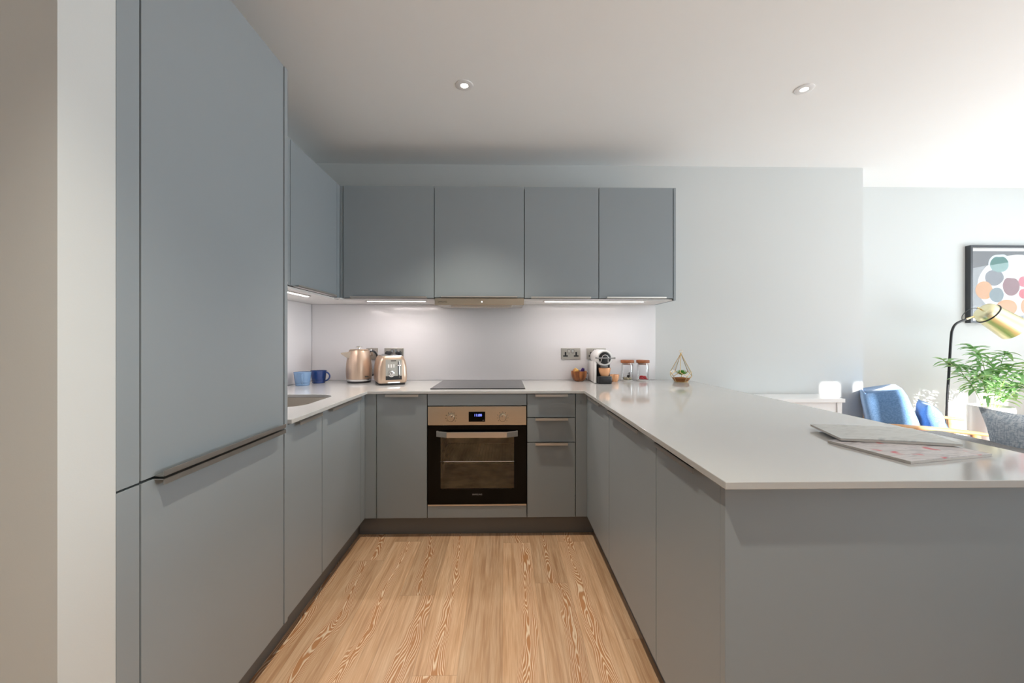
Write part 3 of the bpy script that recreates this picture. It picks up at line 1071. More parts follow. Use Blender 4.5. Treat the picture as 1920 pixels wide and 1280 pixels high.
def socket(x0, x1, lab, gangs=2, plugs=False):
    z0, z1 = 1.028, 1.114
    t = thing('wall_socket', lab, 'socket', ((x0 + x1) / 2, 3.10, z0))
    yf = 3.0945
    obj('plate', add_box(BM(), x0, x1, yf, 3.1012, z0, z1, bev=0.002), M['panel_grey'], t)
    w = (x1 - x0) / gangs
    for g in range(gangs):
        cx = x0 + w * (g + 0.5)
        dx = (0.004 if g == 0 else -0.004) if gangs == 2 else 0
        bm = BM()
        add_box(bm, cx - dx - 0.003, cx - dx + 0.003, yf - 0.0006, yf + 0.0002, z0 + 0.040, z0 + 0.052)
        add_box(bm, cx - dx - 0.018, cx - dx + 0.018, yf - 0.0006, yf + 0.0002, z0 + 0.020, z0 + 0.031)
        add_box(bm, cx - dx - 0.006, cx - dx + 0.006, yf - 0.0006, yf + 0.0002, z0 + 0.031, z0 + 0.055)
        obj('pin_holes', bm, M['black'], t)
        sx = cx + (0.022 if g == 0 else -0.022) * (1 if gangs == 2 else 0)
        bm = add_box(BM(), sx - 0.0075, sx + 0.0075, yf - 0.004, yf, z1 - 0.036, z1 - 0.012, bev=0.001)
        sw = obj('switch', bm, M['chrome'], t)
        obj('switch_surround', add_box(BM(), sx - 0.0095, sx + 0.0095, yf - 0.0005, yf + 0.0002, z1 - 0.038, z1 - 0.010), M['black'], t)
    return t


socket(0.432, 0.578, 'steel double wall socket with nothing plugged in, above the wooden bowl')
socket(0.626, 0.772, 'steel double wall socket half hidden behind the coffee machine')
socket(-0.896, -0.753, 'steel double wall socket above the toaster, with two black plugs in it')
t = thing('wall_socket', 'steel single wall socket behind the kettle handle', 'socket', (-0.988, 3.10, 1.028))
obj('plate', add_box(BM(), -1.032, -0.944, 3.0945, 3.1012, 1.028, 1.114, bev=0.002), M['panel_grey'], t)
obj('switch', add_box(BM(), -1.0, -0.976, 3.0905, 3.0945, 1.058, 1.086, bev=0.001), M['chrome'], t)
for x, lab in ((-0.862, 'black plug in the socket above the toaster, left of the chrome switches'), (-0.786, 'black plug in the socket above the toaster, right of the chrome switches')):
    bm = BM()
    add_rounded_solid(bm, 0.046, 0.030, 1.048, 1.092, 0.012, taper=[(0, 0.8, 0.8), (0.2, 1, 1), (0.8, 0.95, 1), (1, 0.6, 0.7)], T=Matrix.Translation((x, 3.0782, 0)))
    t = thing('electric_plug', lab, 'plug', (x, 3.078, 1.048))
    obj('plug_body', bm, M['black'], t, smooth=True)
    obj('cable', add_tube(BM(), smooth_path([(x, 3.066, 1.052), (x, 3.058, 1.02), (x + 0.01, 3.07, 0.94), (x + 0.02, 3.075, 0.8765), (x - 0.02, 3.05, 0.8755)], 6), 0.0032, 8), M['black'], t, smooth=True)

# ------------------------------------------------------------------ mugs


def mug(loc, r, h, mat, rotz, lab):
    t = thing('mug', lab, 'mug', loc, rotz)
    bm = BM()
    prof = [(0, 0.004), (r * 0.70, 0.004), (r * 0.72, 0.0), (r * 0.76, 0.0), (r * 0.80, 0.006)]
    for k in range(10):
        z = 0.010 + (h - 0.012) * k / 9
        rr = r * (0.80 + 0.20 * (k / 9) ** 0.8)
        prof += [(rr, z), (rr - 0.0009, z + (h - 0.012) / 22)]
    prof += [(r, h), (r - 0.004, h), (r * 0.80 - 0.004, 0.012), (0, 0.009)]
    add_lathe(bm, prof, n=40)
    obj('cup_body', bm, mat, t, world=False, smooth=True)
    bm = BM()
    pts = smooth_path([(r * 0.93, 0, h * 0.84), (r * 1.25, 0, h * 0.88), (r * 1.62, 0, h * 0.66), (r * 1.55, 0, h * 0.40), (r * 1.2, 0, h * 0.22), (r * 0.84, 0, h * 0.20)], 6)
    add_tube(bm, pts, 0.0055, 10, flat=1.0)
    obj('handle', bm, mat, t, world=False, smooth=True)
    return t


mug((-1.343, 2.765, WZ1), 0.055, 0.088, M['mug_blue'], math.radians(-66), 'pale blue ribbed ceramic mug with its handle towards the front')
mug((-1.308, 2.925, WZ1), 0.054, 0.086, M['mug_navy'], math.radians(-14), 'dark navy blue ribbed mug with its handle to the right')

# ------------------------------------------------------------------ kettle
kt = thing('kettle', 'champagne-coloured electric kettle with chrome spout and knob', 'kettle', (-1.035, 2.955, WZ1), math.radians(32))
bm = BM()
add_lathe(bm, [(0, 0), (0.078, 0), (0.081, 0.004), (0.081, 0.013), (0, 0.013)], n=48)
obj('base_plate', bm, M['black'], kt, world=False, smooth=True)
bm = BM()
add_lathe(bm, [(0, 0.014), (0.081, 0.014), (0.084, 0.018), (0.085, 0.026), (0, 0.026)], n=48)
obj('foot_ring', bm, M['chrome'], kt, world=False, smooth=True)
bm = BM()
pr = [(0, 0.027), (0.085, 0.027), (0.088, 0.06), (0.0885, 0.09), (0.087, 0.12), (0.083, 0.155), (0.077, 0.19), (0.070, 0.222), (0.068, 0.228), (0.0, 0.229)]
add_lathe(bm, pr, n=56)
kb = obj('body', bm, M['champagne'], kt, world=False, smooth=True)
bm = add_box(BM(), 0.02, 0.045, -0.0905, -0.080, 0.042, 0.050, bev=0.003)
obj('logo', bm, M['text_dark'], kb, world=False)
bm = BM()
add_lathe(bm, [(0.0, 0.2295), (0.062, 0.2295), (0.064, 0.232), (0.058, 0.237), (0.0, 0.239)], n=44)
ld_ = obj('lid', bm, M['champagne_pale'], kt, world=False, smooth=True)
bm = BM()
add_lathe(bm, [(0.008, 0.238), (0.008, 0.247), (0.020, 0.250), (0.021, 0.254), (0.016, 0.258), (0, 0.259)], n=28)
obj('knob', bm, M['chrome'], ld_, world=False, smooth=True)
bm = BM()
v = [(-0.062, -0.038, 0.220), (-0.062, 0.038, 0.220), (-0.124, 0.0, 0.212), (-0.072, -0.030, 0.172), (-0.072, 0.030, 0.172), (-0.120, 0, 0.202), (-0.060, 0, 0.160)]
vv = [bm.verts.new(p) for p in v]
for f in ((0, 1, 2), (0, 2, 5, 3), (1, 4, 5, 2), (3, 5, 6), (4, 6, 5), (0, 3, 6, 4, 1)):
    bm.faces.new([vv[k] for k in f])
obj('spout', bm, M['warm_steel'], kt, world=False)
bm = BM()
pts = smooth_path([(0.062, 0, 0.208), (0.088, 0, 0.222), (0.118, 0, 0.205), (0.130, 0, 0.15), (0.124, 0, 0.09), (0.108, 0, 0.055), (0.082, 0, 0.046)], 6)
add_tube(bm, pts, 0.009, 12, flat=0.7)
hh = obj('handle', bm, M['black'], kt, world=False, smooth=True)
bm = BM()
pts = smooth_path([(0.066, 0, 0.219), (0.092, 0, 0.231), (0.127, 0, 0.211), (0.1405, 0, 0.15), (0.134, 0, 0.088), (0.114, 0, 0.046)], 6)
add_tube(bm, pts, 0.0045, 8, flat=0.7)
obj('handle_trim', bm, M['chrome'], hh, world=False, smooth=True)

# ------------------------------------------------------------------ toaster
to = thing('toaster', 'champagne two-slice toaster with grey control panel and chrome dial', 'toaster', (-0.796, 2.885, WZ1), math.radians(24))
bm = BM()
tap = [(0, 0.94, 0.95), (0.08, 0.99, 1.0), (0.3, 1.0, 1.0), (0.6, 0.97, 0.985), (0.82, 0.90, 0.955), (0.95, 0.80, 0.92), (1.0, 0.72, 0.88)]
add_rounded_solid(bm, 0.192, 0.27, 0.014, 0.193, 0.028, 8, taper=tap)
tb = obj('body', bm, M['champagne'], to, world=False, smooth=True)
bm = BM()
add_rounded_solid(bm, 0.170, 0.245, 0.0, 0.0138, 0.024, 8)
obj('base', bm, M['rubber'], to, world=False, smooth=True)
bm = BM()
add_rounded_solid(bm, 0.128, 0.225, 0.1932, 0.199, 0.015, 6, taper=[(0, 1, 1), (0.7, 1, 1), (1, 0.94, 0.97)])
tt = obj('top_plate', bm, M['chrome'], to, world=False, smooth=True)
for sx in (-0.03, 0.03):
    obj('bread_slot', add_box(BM(), sx - 0.014, sx + 0.014, -0.085, 0.09, 0.1985, 0.1995), M['black'], tt, world=False)


def tf(z):
    """front surface y of the toaster at height z"""
    t_ = (z - 0.014) / 0.179
    for (a, _, ka), (b, _, kb_) in zip(tap, tap[1:]):
        if a <= t_ <= b:
            return -0.135 * (ka + (kb_ - ka) * (t_ - a) / (b - a))
    return -0.135


def front_plate(x0, x1, z0, z1, lift, n=6):
    bm = BM()
    rows = []
    for k in range(n + 1):
        z = z0 + (z1 - z0) * k / n
        y = tf(z) - lift
        rows.append([bm.verts.new((x0, y, z)), bm.verts.new((x1, y, z)), bm.verts.new((x1, y + 0.004, z)), bm.verts.new((x0, y + 0.004, z))])
    for a, b in zip(rows, rows[1:]):
        for q in range(4):
            bm.faces.new((a[q], a[(q + 1) % 4], b[(q + 1) % 4], b[q]))
    bm.faces.new(rows[0])
    bm.faces.new(rows[-1])
    return bm


pn = obj('control_panel', front_plate(-0.048, 0.056, 0.045, 0.172, 0.0022), M['panel_grey'], to, world=False)
obj('panel_foot', front_plate(-0.048, 0.056, 0.036, 0.062, 0.0032), M['black'], pn, world=False)
obj('logo', front_plate(-0.014, 0.020, 0.160, 0.166, 0.0032, 1), M['text_dark'], pn, world=False)
for k in range(3):
    x = -0.034 + k * 0.017
    obj('button', front_plate(x, x + 0.009, 0.118, 0.140, 0.0045, 1), M['white_plastic'], pn, world=False)
bm = BM()
mt = Matrix.Translation((-0.012, tf(0.07) - 0.002, 0.076)) @ Matrix.Rotation(PI / 2, 4, 'X')
add_lathe(bm, [(0, 0.016), (0.012, 0.016), (0.014, 0.013), (0.014, 0.004), (0.021, 0.003), (0.021, 0.0), (0, 0)], mat=mt, n=30)
dl = obj('dial', bm, M['chrome'], pn, world=False, smooth=True)
bm = BM()
add_box(bm, -0.0135, -0.0105, tf(0.07) - 0.0192, tf(0.07) - 0.0175, 0.074, 0.088)
obj('dial_pointer', bm, M['text_dark'], dl, world=False)
obj('lever_slot', front_plate(0.0315, 0.0375, 0.058, 0.158, 0.0030), M['black'], pn, world=False)
obj('slot_trim', front_plate(0.038, 0.041, 0.050, 0.162, 0.0036), M['chrome'], pn, world=False)
bm = add_box(BM(), 0.022, 0.047, tf(0.132) - 0.024, tf(0.132) - 0.002, 0.127, 0.139, bev=0.004)
obj('lever', bm, M['chrome'], pn, world=False)
obj('crumb_tray', add_box(BM(), -0.035, 0.045, -0.1325, -0.10, 0.0145, 0.022), M['chrome'], to, world=False)

# ------------------------------------------------------------------ wooden bowl with capsules
bw = thing('wooden_bowl', 'small brown acacia bowl holding foil coffee capsules', 'bowl', (0.553, 3.020, WZ1))
bm = BM()
add_lathe(bm, [(0, 0), (0.030, 0), (0.045, 0.012), (0.055, 0.035), (0.0575, 0.055), (0.0575, 0.074), (0.053, 0.074), (0.052, 0.05), (0.042, 0.022), (0.0, 0.013)], n=40)
obj('bowl_body', bm, M['bowl'], bw, world=False, smooth=True)
caps = [(-0.026, -0.016, 0.066, 'capsule_gold', 0.5, 'gold coffee capsule at the front left of the wooden bowl'),
        (-0.012, 0.016, 0.071, 'capsule_gold', -0.6, 'gold coffee capsule near the middle of the wooden bowl'),
        (-0.034, 0.012, 0.060, 'capsule_copper', 0.2, 'copper coffee capsule at the left rim of the wooden bowl'),
        (0.023, -0.006, 0.072, 'capsule_purple', 0.3, 'dark purple coffee capsule on the right in the wooden bowl'),
        (0.004, -0.026, 0.056, 'capsule_copper', 1.0, 'copper coffee capsule low at the front of the wooden bowl')]
for dx, dy, z, mname, tl, lab in [(q[0], q[1], q[2] + 0.012) + q[3:] for q in caps]:
    bm = BM()
    add_lathe(bm, [(0, 0.030), (0.009, 0.029), (0.0115, 0.024), (0.0145, 0.004), (0.0185, 0.003), (0.0185, 0.0), (0, 0)], n=24)
    bmesh.ops.transform(bm, matrix=Matrix.Rotation(tl, 4, 'X') @ Matrix.Rotation(tl * 0.7, 4, 'Y'), verts=bm.verts)
    bmesh.ops.translate(bm, verts=bm.verts, vec=(0.553 + dx, 3.020 + dy, WZ1 + z - 0.016))
    o = obj('coffee_capsule', bm, M[mname], smooth=True)
    tag(o, lab, 'coffee capsule', 'coffee capsules in the wooden bowl')

# ------------------------------------------------------------------ coffee machine
cmx = 0.690
cf = thing('coffee_machine', 'white capsule coffee machine with black round front and drip tray', 'coffee machine', (cmx, 2.95, WZ1))
Z = WZ1
bm = BM()
add_box(bm, cmx - 0.060, cmx + 0.060, 2.890, 3.085, Z + 0.002, Z + 0.150, bev=0.012, seg=3)
add_box(bm, cmx - 0.060, cmx - 0.048, 2.835, 2.905, Z + 0.002, Z + 0.150, bev=0.003)
obj('body', bm, M['white_plastic'], cf, smooth=True)
bm = BM()
mt = Matrix.Translation((cmx + 0.004, 3.06, Z + 0.178)) @ Matrix.Rotation(PI / 2, 4, 'X')
add_lathe(bm, [(0, -0.008), (0.040, -0.004), (0.052, 0.01), (0.056, 0.04), (0.057, 0.20), (0.0545, 0.238), (0.050, 0.244), (0, 0.244)], mat=mt, n=44)
hdx = obj('brewing_head', bm, M['white_plastic'], cf, smooth=True)
bm = BM()
mt = Matrix.Translation((cmx + 0.004, 2.816, Z + 0.178)) @ Matrix.Rotation(PI / 2, 4, 'X')
add_lathe(bm, [(0, 0.010), (0.030, 0.010), (0.040, 0.007), (0.0425, 0.0), (0, 0)], mat=mt, n=40)
fd = obj('front_disc', bm, M['black'], hdx, smooth=True)
bm = BM()
pts = [(cmx + 0.004 + 0.022 * math.cos(a), 2.8055, Z + 0.178 + 0.022 * math.sin(a)) for a in [PI * k / 14 for k in range(15)]]
add_tube(bm, pts, 0.0025, 8)
add_box(bm, cmx - 0.020, cmx - 0.016, 2.8035, 2.806, Z + 0.148, Z + 0.176)
bmesh.ops.rotate(bm, verts=bm.verts[-8:], cent=(cmx - 0.018, 2.805, Z + 0.176), matrix=Matrix.Rotation(0.35, 3, 'Y'))
add_box(bm, cmx + 0.022, cmx + 0.026, 2.8035, 2.806, Z + 0.148, Z + 0.176)
obj('disc_trim', bm, M['chrome'], fd, smooth=True)
bm = BM()
add_tube(bm, [(cmx - 0.064, 2.80, Z + 0.181), (cmx - 0.045, 2.798, Z + 0.178), (cmx + 0.053, 2.798, Z + 0.178), (cmx + 0.072, 2.80, Z + 0.179)], 0.005, 10, radii=[0.007, 0.0042, 0.0042, 0.006])
obj('lever', bm, M['grey_plastic'], hdx, smooth=True)
bm = add_box(BM(), cmx - 0.018, cmx + 0.030, 2.832, 2.885, Z + 0.108, Z + 0.128, bev=0.006)
obj('coffee_outlet', bm, M['grey_plastic'], cf, smooth=True)
obj('recess', add_box(BM(), cmx - 0.047, cmx + 0.055, 2.876, 2.8895, Z + 0.004, Z + 0.13), M['black'], cf)
bm = BM()
add_rounded_solid(bm, 0.100, 0.075, Z + 0.001, Z + 0.050, 0.018, 8, taper=[(0, 0.92, 0.9), (0.2, 1, 1), (0.85, 1, 1), (1, 0.96, 0.96)], T=Matrix.Translation((cmx + 0.005, 2.837, 0)))
obj('drip_tray', bm, M['black'], cf, smooth=True)
bm = BM()
for k in range(9):
    x = cmx - 0.036 + k * 0.010
    add_box(bm, x, x + 0.004, 2.806, 2.868, Z + 0.0502, Z + 0.0530)
obj('tray_grid', bm, M['chrome'], cf)
obj('power_cable', add_tube(BM(), smooth_path([(cmx - 0.055, 3.07, Z + 0.05), (cmx - 0.076, 3.075, Z + 0.058), (cmx - 0.082, 3.075, Z + 0.035), (cmx - 0.070, 3.08, Z + 0.006)], 6), 0.003, 8), M['black'], cf, smooth=True)


def cup(loc, r, h, lab):
    bm = BM()
    add_lathe(bm, [(0, 0.0), (r * 0.62, 0.0), (r * 0.72, 0.006), (r * 0.93, h * 0.5), (r, h * 0.93), (r, h), (r - 0.003, h), (r * 0.88, h * 0.5), (r * 0.6, 0.008), (0, 0.006)], loc, 36)
    return tag(obj('espresso_cup', bm, M['peach'], smooth=True), lab, 'cup')


cup((cmx + 0.008, 2.838, Z + 0.0532), 0.041, 0.056, 'peach-coloured cup standing on the drip tray of the coffee machine')
cup((0.804, 2.975, Z), 0.034, 0.051, 'peach-coloured cup on the worktop right of the coffee machine')

# ------------------------------------------------------------------ storage jars


def jar(x, y, lab):
    t = thing('storage_jar', lab, 'jar', (x, y, WZ1), group=None)
    bm = BM()
    r, h = 0.044, 0.128
    add_lathe(bm, [(0, 0.0), (r * 0.92, 0.0), (r, 0.006), (r, h - 0.012), (r * 0.90, h), (r * 0.90, h + 0.004), (r * 0.90 - 0.0025, h + 0.004), (r * 0.90 - 0.0025, h), (r - 0.0025, h - 0.013), (r - 0.0025, 0.012), (r * 0.9, 0.008), (0, 0.008)], n=44)
    obj('glass_body', bm, M['thin_glass'], t, world=False, smooth=True)
    bm = BM()
    add_lathe(bm, [(0, 0.122), (0.034, 0.122), (0.0355, 0.133), (0.047, 0.134), (0.0475, 0.137), (0.0475, 0.152), (0.046, 0.154), (0, 0.154)], n=40)
    obj('lid', bm, M['lid'], t, world=False, smooth=True)
    bm = BM()
    add_lathe(bm, [(0.0335, 0.1285), (0.0372, 0.1285), (0.0372, 0.1315), (0.0335, 0.1315)], n=36)
    bm2 = add_lathe(BM(), [(0, 0.0005), (r * 0.93, 0.0005), (r * 0.99, 0.0045), (r * 0.93, 0.0078), (0, 0.0078)], n=36)
    obj('base_disc', bm2, M['white_plastic'], t, world=False, smooth=True)
    obj('seal', bm, M['white_plastic'], t, world=False, smooth=True)


jar(0.910, 3.015, 'glass storage jar with wooden lid holding striped shells, left of two')
jar(1.026, 3.015, 'glass storage jar with wooden lid holding red chillies, right of two')
spots = [(-0.021, -0.014, 0.020, 0), (-0.004, -0.022, 0.018, 0), (0.018, -0.018, 0.019, 0), (0.003, 0.012, 0.020, 0), (-0.018, 0.012, 0.019, 1), (0.020, 0.010, 0.020, 0), (0.006, -0.006, 0.036, 1)]
slabs = ['cream striped shell at the left front of the left jar', 'cream striped shell at the centre front of the left jar', 'cream striped shell at the right front of the left jar',
         'cream striped shell at the back of the left jar', 'dark seed pod at the left back of the left jar', 'cream shell at the right back of the left jar', 'dark seed pod on top of the shells in the left jar']
for (dx, dy, z, kind), lab in zip(spots, slabs):
    bm = BM()
    n = 14
    prof = []
    for k in range(n + 1):
        a = PI * k / n
        prof.append(((0.0095 + (0.0012 if k % 2 else 0)) * math.sin(a), 0.012 * math.cos(a)))
    prof[0] = (0, 0.012)
    prof[-1] = (0, -0.012)
    add_lathe(bm, prof, n=16, mat=Matrix.Translation((0.910 + dx, 3.015 + dy, WZ1 + z)) @ Matrix.Rotation(dx * 40, 4, 'Y') @ Matrix.Rotation(1.2, 4, 'X'))
    if kind == 0:
        for i_, f in enumerate(bm.faces):
            cz = f.calc_center_median()
            f.material_index = 1 if (i_ // 16) % 3 == 1 else 0
    o = obj('shell', bm, [M['shell_cream'], M['shell_dark']] if kind == 0 else M['shell_dark'], smooth=True)
    tag(o, lab, 'shell', 'shells in the left jar')
sprig = thing('dried_sprig', 'dark dried sprig sticking up at the right inside the left glass jar', 'sprig', (0.930, 3.010, WZ1 + 0.03))
obj('twig', add_tube(BM(), smooth_path([(0.928, 3.010, WZ1 + 0.034), (0.926, 3.010, WZ1 + 0.05), (0.920, 3.006, WZ1 + 0.066)], 4), 0.003, 6), M['shell_dark'], sprig)
obj('twig', add_tube(BM(), [(0.925, 3.010, WZ1 + 0.052), (0.915, 3.006, WZ1 + 0.055), (0.911, 3.004, WZ1 + 0.053)], 0.0022, 6), M['shell_dark'], sprig)
chl = [(-0.012, -0.022, 0.018, 0.2), (0.012, -0.020, 0.017, -0.3), (-0.016, 0.000, 0.020, 0.7), (0.012, 0.002, 0.019, 0.1), (0.0, 0.02, 0.018, -0.2), (-0.010, -0.012, 0.031, -0.4), (0.010, -0.010, 0.029, 0.35)]
chn = ['left front', 'right front', 'left middle', 'right middle', 'back', 'upper left', 'upper right']
for (dx, dy, z, a), nm in zip(chl, chn):
    c0 = Vector((1.026 + dx, 3.015 + dy, WZ1 + z))
    dv = Vector((math.cos(a), math.sin(a), 0)) * 0.018
    pts = [c0 - dv, c0 - dv * 0.5 + Vector((0, 0, 0.003)), c0 + Vector((0, 0, 0.003)), c0 + dv * 0.6, c0 + dv * 1.0 - Vector((0, 0, 0.003))]
    o = obj('chilli', add_tube(BM(), pts, 0.006, 8, radii=[0.004, 0.0072, 0.0072, 0.0055, 0.002]), M['red'], smooth=True)
    tag(o, 'dried red chilli in the right jar, %s of the small heap' % nm, 'chilli', 'red chillies in the right jar')

# ------------------------------------------------------------------ geometric terrarium
tr_ = thing('terrarium', 'geometric brass-framed glass terrarium with a small green succulent', 'terrarium', (1.272, 2.93, WZ1))
def ringp(r, z, a0):
    return [Vector((r * math.cos(a0 + 2 * PI * k / 5), r * math.sin(a0 + 2 * PI * k / 5), z)) for k in range(5)]


A0 = -PI / 2 + 0.16
base5 = ringp(0.046, 0.003, A0)
low5 = ringp(0.076, 0.046, A0)
up5 = ringp(0.073, 0.074, A0 + PI / 5)
apex = Vector((0, 0, 0.207))
segs = []
for k in range(5):
    segs += [(base5[k], base5[(k + 1) % 5]), (base5[k], low5[k]), (low5[k], up5[k]), (up5[k], low5[(k + 1) % 5]), (up5[k], apex)]
bm = BM()
for a, b in segs:
    add_tube(bm, [a, b], 0.0021, 6)
for p in low5 + up5 + base5:
    add_sphere(bm, p, 0.0027, u=8, v=6)
add_sphere(bm, apex, 0.005, u=10, v=8)
add_tube(bm, [(0.011 * math.cos(t * PI / 10), 0.0, 0.219 + 0.011 * math.sin(t * PI / 10)) for t in range(20)], 0.0009, 6, closed=True)
obj('brass_frame', bm, M['gold'], tr_, world=False, smooth=True)
bm = BM()
vb = [bm.verts.new(p) for p in base5]
vl = [bm.verts.new(p) for p in low5]
vu = [bm.verts.new(p) for p in up5]
va = bm.verts.new(apex)
bm.faces.new(vb)
for k in range(5):
    k2 = (k + 1) % 5
    bm.faces.new((vb[k], vb[k2], vl[k2], vu[k], vl[k]))
    if k != 4:
        bm.faces.new((vu[k], vl[k2], vu[k2], va))
obj('glass_panes', bm, M['thin_glass'], tr_, world=False)
bm = BM()
s0 = ringp(0.044, 0.005, A0)
s1 = ringp(0.062, 0.030, A0)
v0 = [bm.verts.new(p) for p in s0]
v1 = [bm.verts.new(p) for p in s1]
vt = bm.verts.new((0, 0, 0.037))
bm.faces.new(v0)
for k in range(5):
    bm.faces.new((v0[k], v0[(k + 1) % 5], v1[(k + 1) % 5], v1[k]))
    bm.faces.new((v1[k], v1[(k + 1) % 5], vt))
obj('soil', bm, M['soil'], tr_, world=False)


def leaf_blade(bm, base, direction, length, width, droop=0.3, thick=0.0, n=6):
    d = Vector(direction).normalized()
    side = d.cross(Vector((0, 0, 1)))
    if side.length < 1e-3:
        side = Vector((1, 0, 0))
    side.normalize()
    rows = []
    for k in range(n + 1):
        t = k / n
        p = Vector(base) + d * (length * t) - Vector((0, 0, 1)) * (droop * length * t * t)
        w = width * math.sin(PI * min(1, 0.06 + 0.94 * t)) ** 0.8 if k < n else 0.0002
        up = side.cross(d).normalized() * (w * 0.22)
        rows.append([bm.verts.new(p - side * w / 2 + up), bm.verts.new(p), bm.verts.new(p + side * w / 2 + up), bm.verts.new(p - side.cross(d) * (-thick if thick else -0.0004))])
    for a, b in zip(rows, rows[1:]):
        bm.faces.new((a[0], a[1], b[1], b[0]))
        bm.faces.new((a[1], a[2], b[2], b[1]))
    return bm


bm = BM()
for k in range(34):
    a = k * 2.399
    el = 1.25 - 1.1 * (k / 34)
    L = 0.036 + 0.018 * (k / 34)
    dv = Vector((math.cos(a) * math.cos(el), math.sin(a) * math.cos(el), math.sin(el)))
    p0 = Vector((0.006, 0, 0.054))
    add_tube(bm, [p0, p0 + dv * L * 0.45, p0 + dv * L * 0.8 + Vector((0, 0, 0.002)), p0 + dv * L], 0.004, 6, radii=[0.0035, 0.0048, 0.003, 0.0006], flat=0.45)
obj('succulent', bm, M['succulent'], tr_, world=False, smooth=True)

# ------------------------------------------------------------------ magazines on the peninsula


def magazine(A, u, v, w, h, z, mat, lab, lift=0.0, n=10):
    u = Vector((u[0], u[1], 0)).normalized()
    v = Vector((v[0], v[1], 0)).normalized()
    A = Vector((A[0], A[1], 0))
    th = 0.0065
    t = thing('magazine', lab, 'magazine', (A.x, A.y, z), group=None)

    def sheet(z0, z1, ww, hh, inset):
        bm = BM()
        g0, g1 = [], []
        for i in range(n + 1):
            r0, r1 = [], []
            for j in range(n + 1):
                p = A + u * (inset + (ww - 2 * inset) * i / n) + v * (inset + (hh - 2 * inset) * j / n)
                s = i / n
                curve = lift * max(0, s - 0.55) ** 2 * 4 + 0.0022 * math.sin(PI * s) * (1 if z1 > 0.004 else 0)
                r0.append(bm.verts.new((p.x, p.y, z + z0 + lift * max(0, s - 0.55) ** 2 * 4)))
                r1.append(bm.verts.new((p.x, p.y, z + z1 + curve)))
            g0.append(r0)
            g1.append(r1)
        for i in range(n):
            for j in range(n):
                bm.faces.new((g0[i][j], g0[i][j + 1], g0[i + 1][j + 1], g0[i + 1][j]))
                bm.faces.new((g1[i][j], g1[i + 1][j], g1[i + 1][j + 1], g1[i][j + 1]))
        for i in range(n):
            for j0 in (0, n):
                bm.faces.new((g0[i][j0], g0[i + 1][j0], g1[i + 1][j0], g1[i][j0]))
                bm.faces.new((g0[j0][i], g0[j0][i + 1], g1[j0][i + 1], g1[j0][i]))
        return bm
    obj('pages', sheet(0.0006, th - 0.0006, w, h, 0.0012), M['paper'], t)
    obj('cover', sheet(th - 0.0005, th, w, h, 0), mat, t, smooth=True)
    obj('back_cover', sheet(0, 0.0005, w, h, 0), mat, t)


magazine((0.992, 0.982), (0.977, 0.212), (-0.175, 0.985), 0.283, 0.215, WZ1 + 0.0003, M['cover_b'], 'lower of two magazines on the peninsula, floral cover with red blotches')
magazine((0.982, 1.178), (0.968, -0.250), (0.29, 0.957), 0.292, 0.212, WZ1 + 0.0095, M['cover_a'], 'upper of two magazines on the peninsula, pale grey cover, lying crosswise on the other')

# ================================================================== living area
# console table against the back wall
ct = thing('console_table', 'white console table against the back wall behind the peninsula', 'table', (2.03, 2.96, 0))
obj('table_top', add_box(BM(), 1.66, 2.395, 2.835, 3.09, 0.735, 0.762, bev=0.002), M['white_trim'], ct)
for x0 in (1.68, 2.345):
    for y0 in (2.845, 3.045):
        obj('leg', add_box(BM(), x0, x0 + 0.035, y0, y0 + 0.035, 0, 0.7345, bev=0.002), M['white_trim'], ct)
obj('apron', add_box(BM(), 1.716, 2.344, 2.852, 2.868, 0.66, 0.7345), M['white_trim'], ct)

# armchair
FW = Vector((0.788, -0.616, 0))
LF = Vector((0.616, 0.788, 0))
ang = math.atan2(-0.616, 0.788)
P_end = Vector((2.925, 2.435, 0))
AC = Vector((0.04, 0, 0)) + P_end - FW * 0.27 + LF * 0.31
ac = thing('armchair', 'blue wool armchair with pale beech arms beyond the peninsula', 'armchair', (AC.x, AC.y, 0), ang)


def soft_box(bm, sx, sy, sz, c, rot=None, r=0.04, puff=0.0):
    T_ = Matrix.Translation(c) @ (rot.to_4x4() if rot else Matrix.Identity(4))
    add_rounded_solid(bm, sx, sy, -sz / 2, sz / 2, r, 5, taper=[(0, 0.86, 0.9), (0.12, 0.96, 0.97), (0.5, 1.0 + puff, 1.0 + puff), (0.88, 0.96, 0.97), (1, 0.86, 0.9)], T=T_)
    return bm


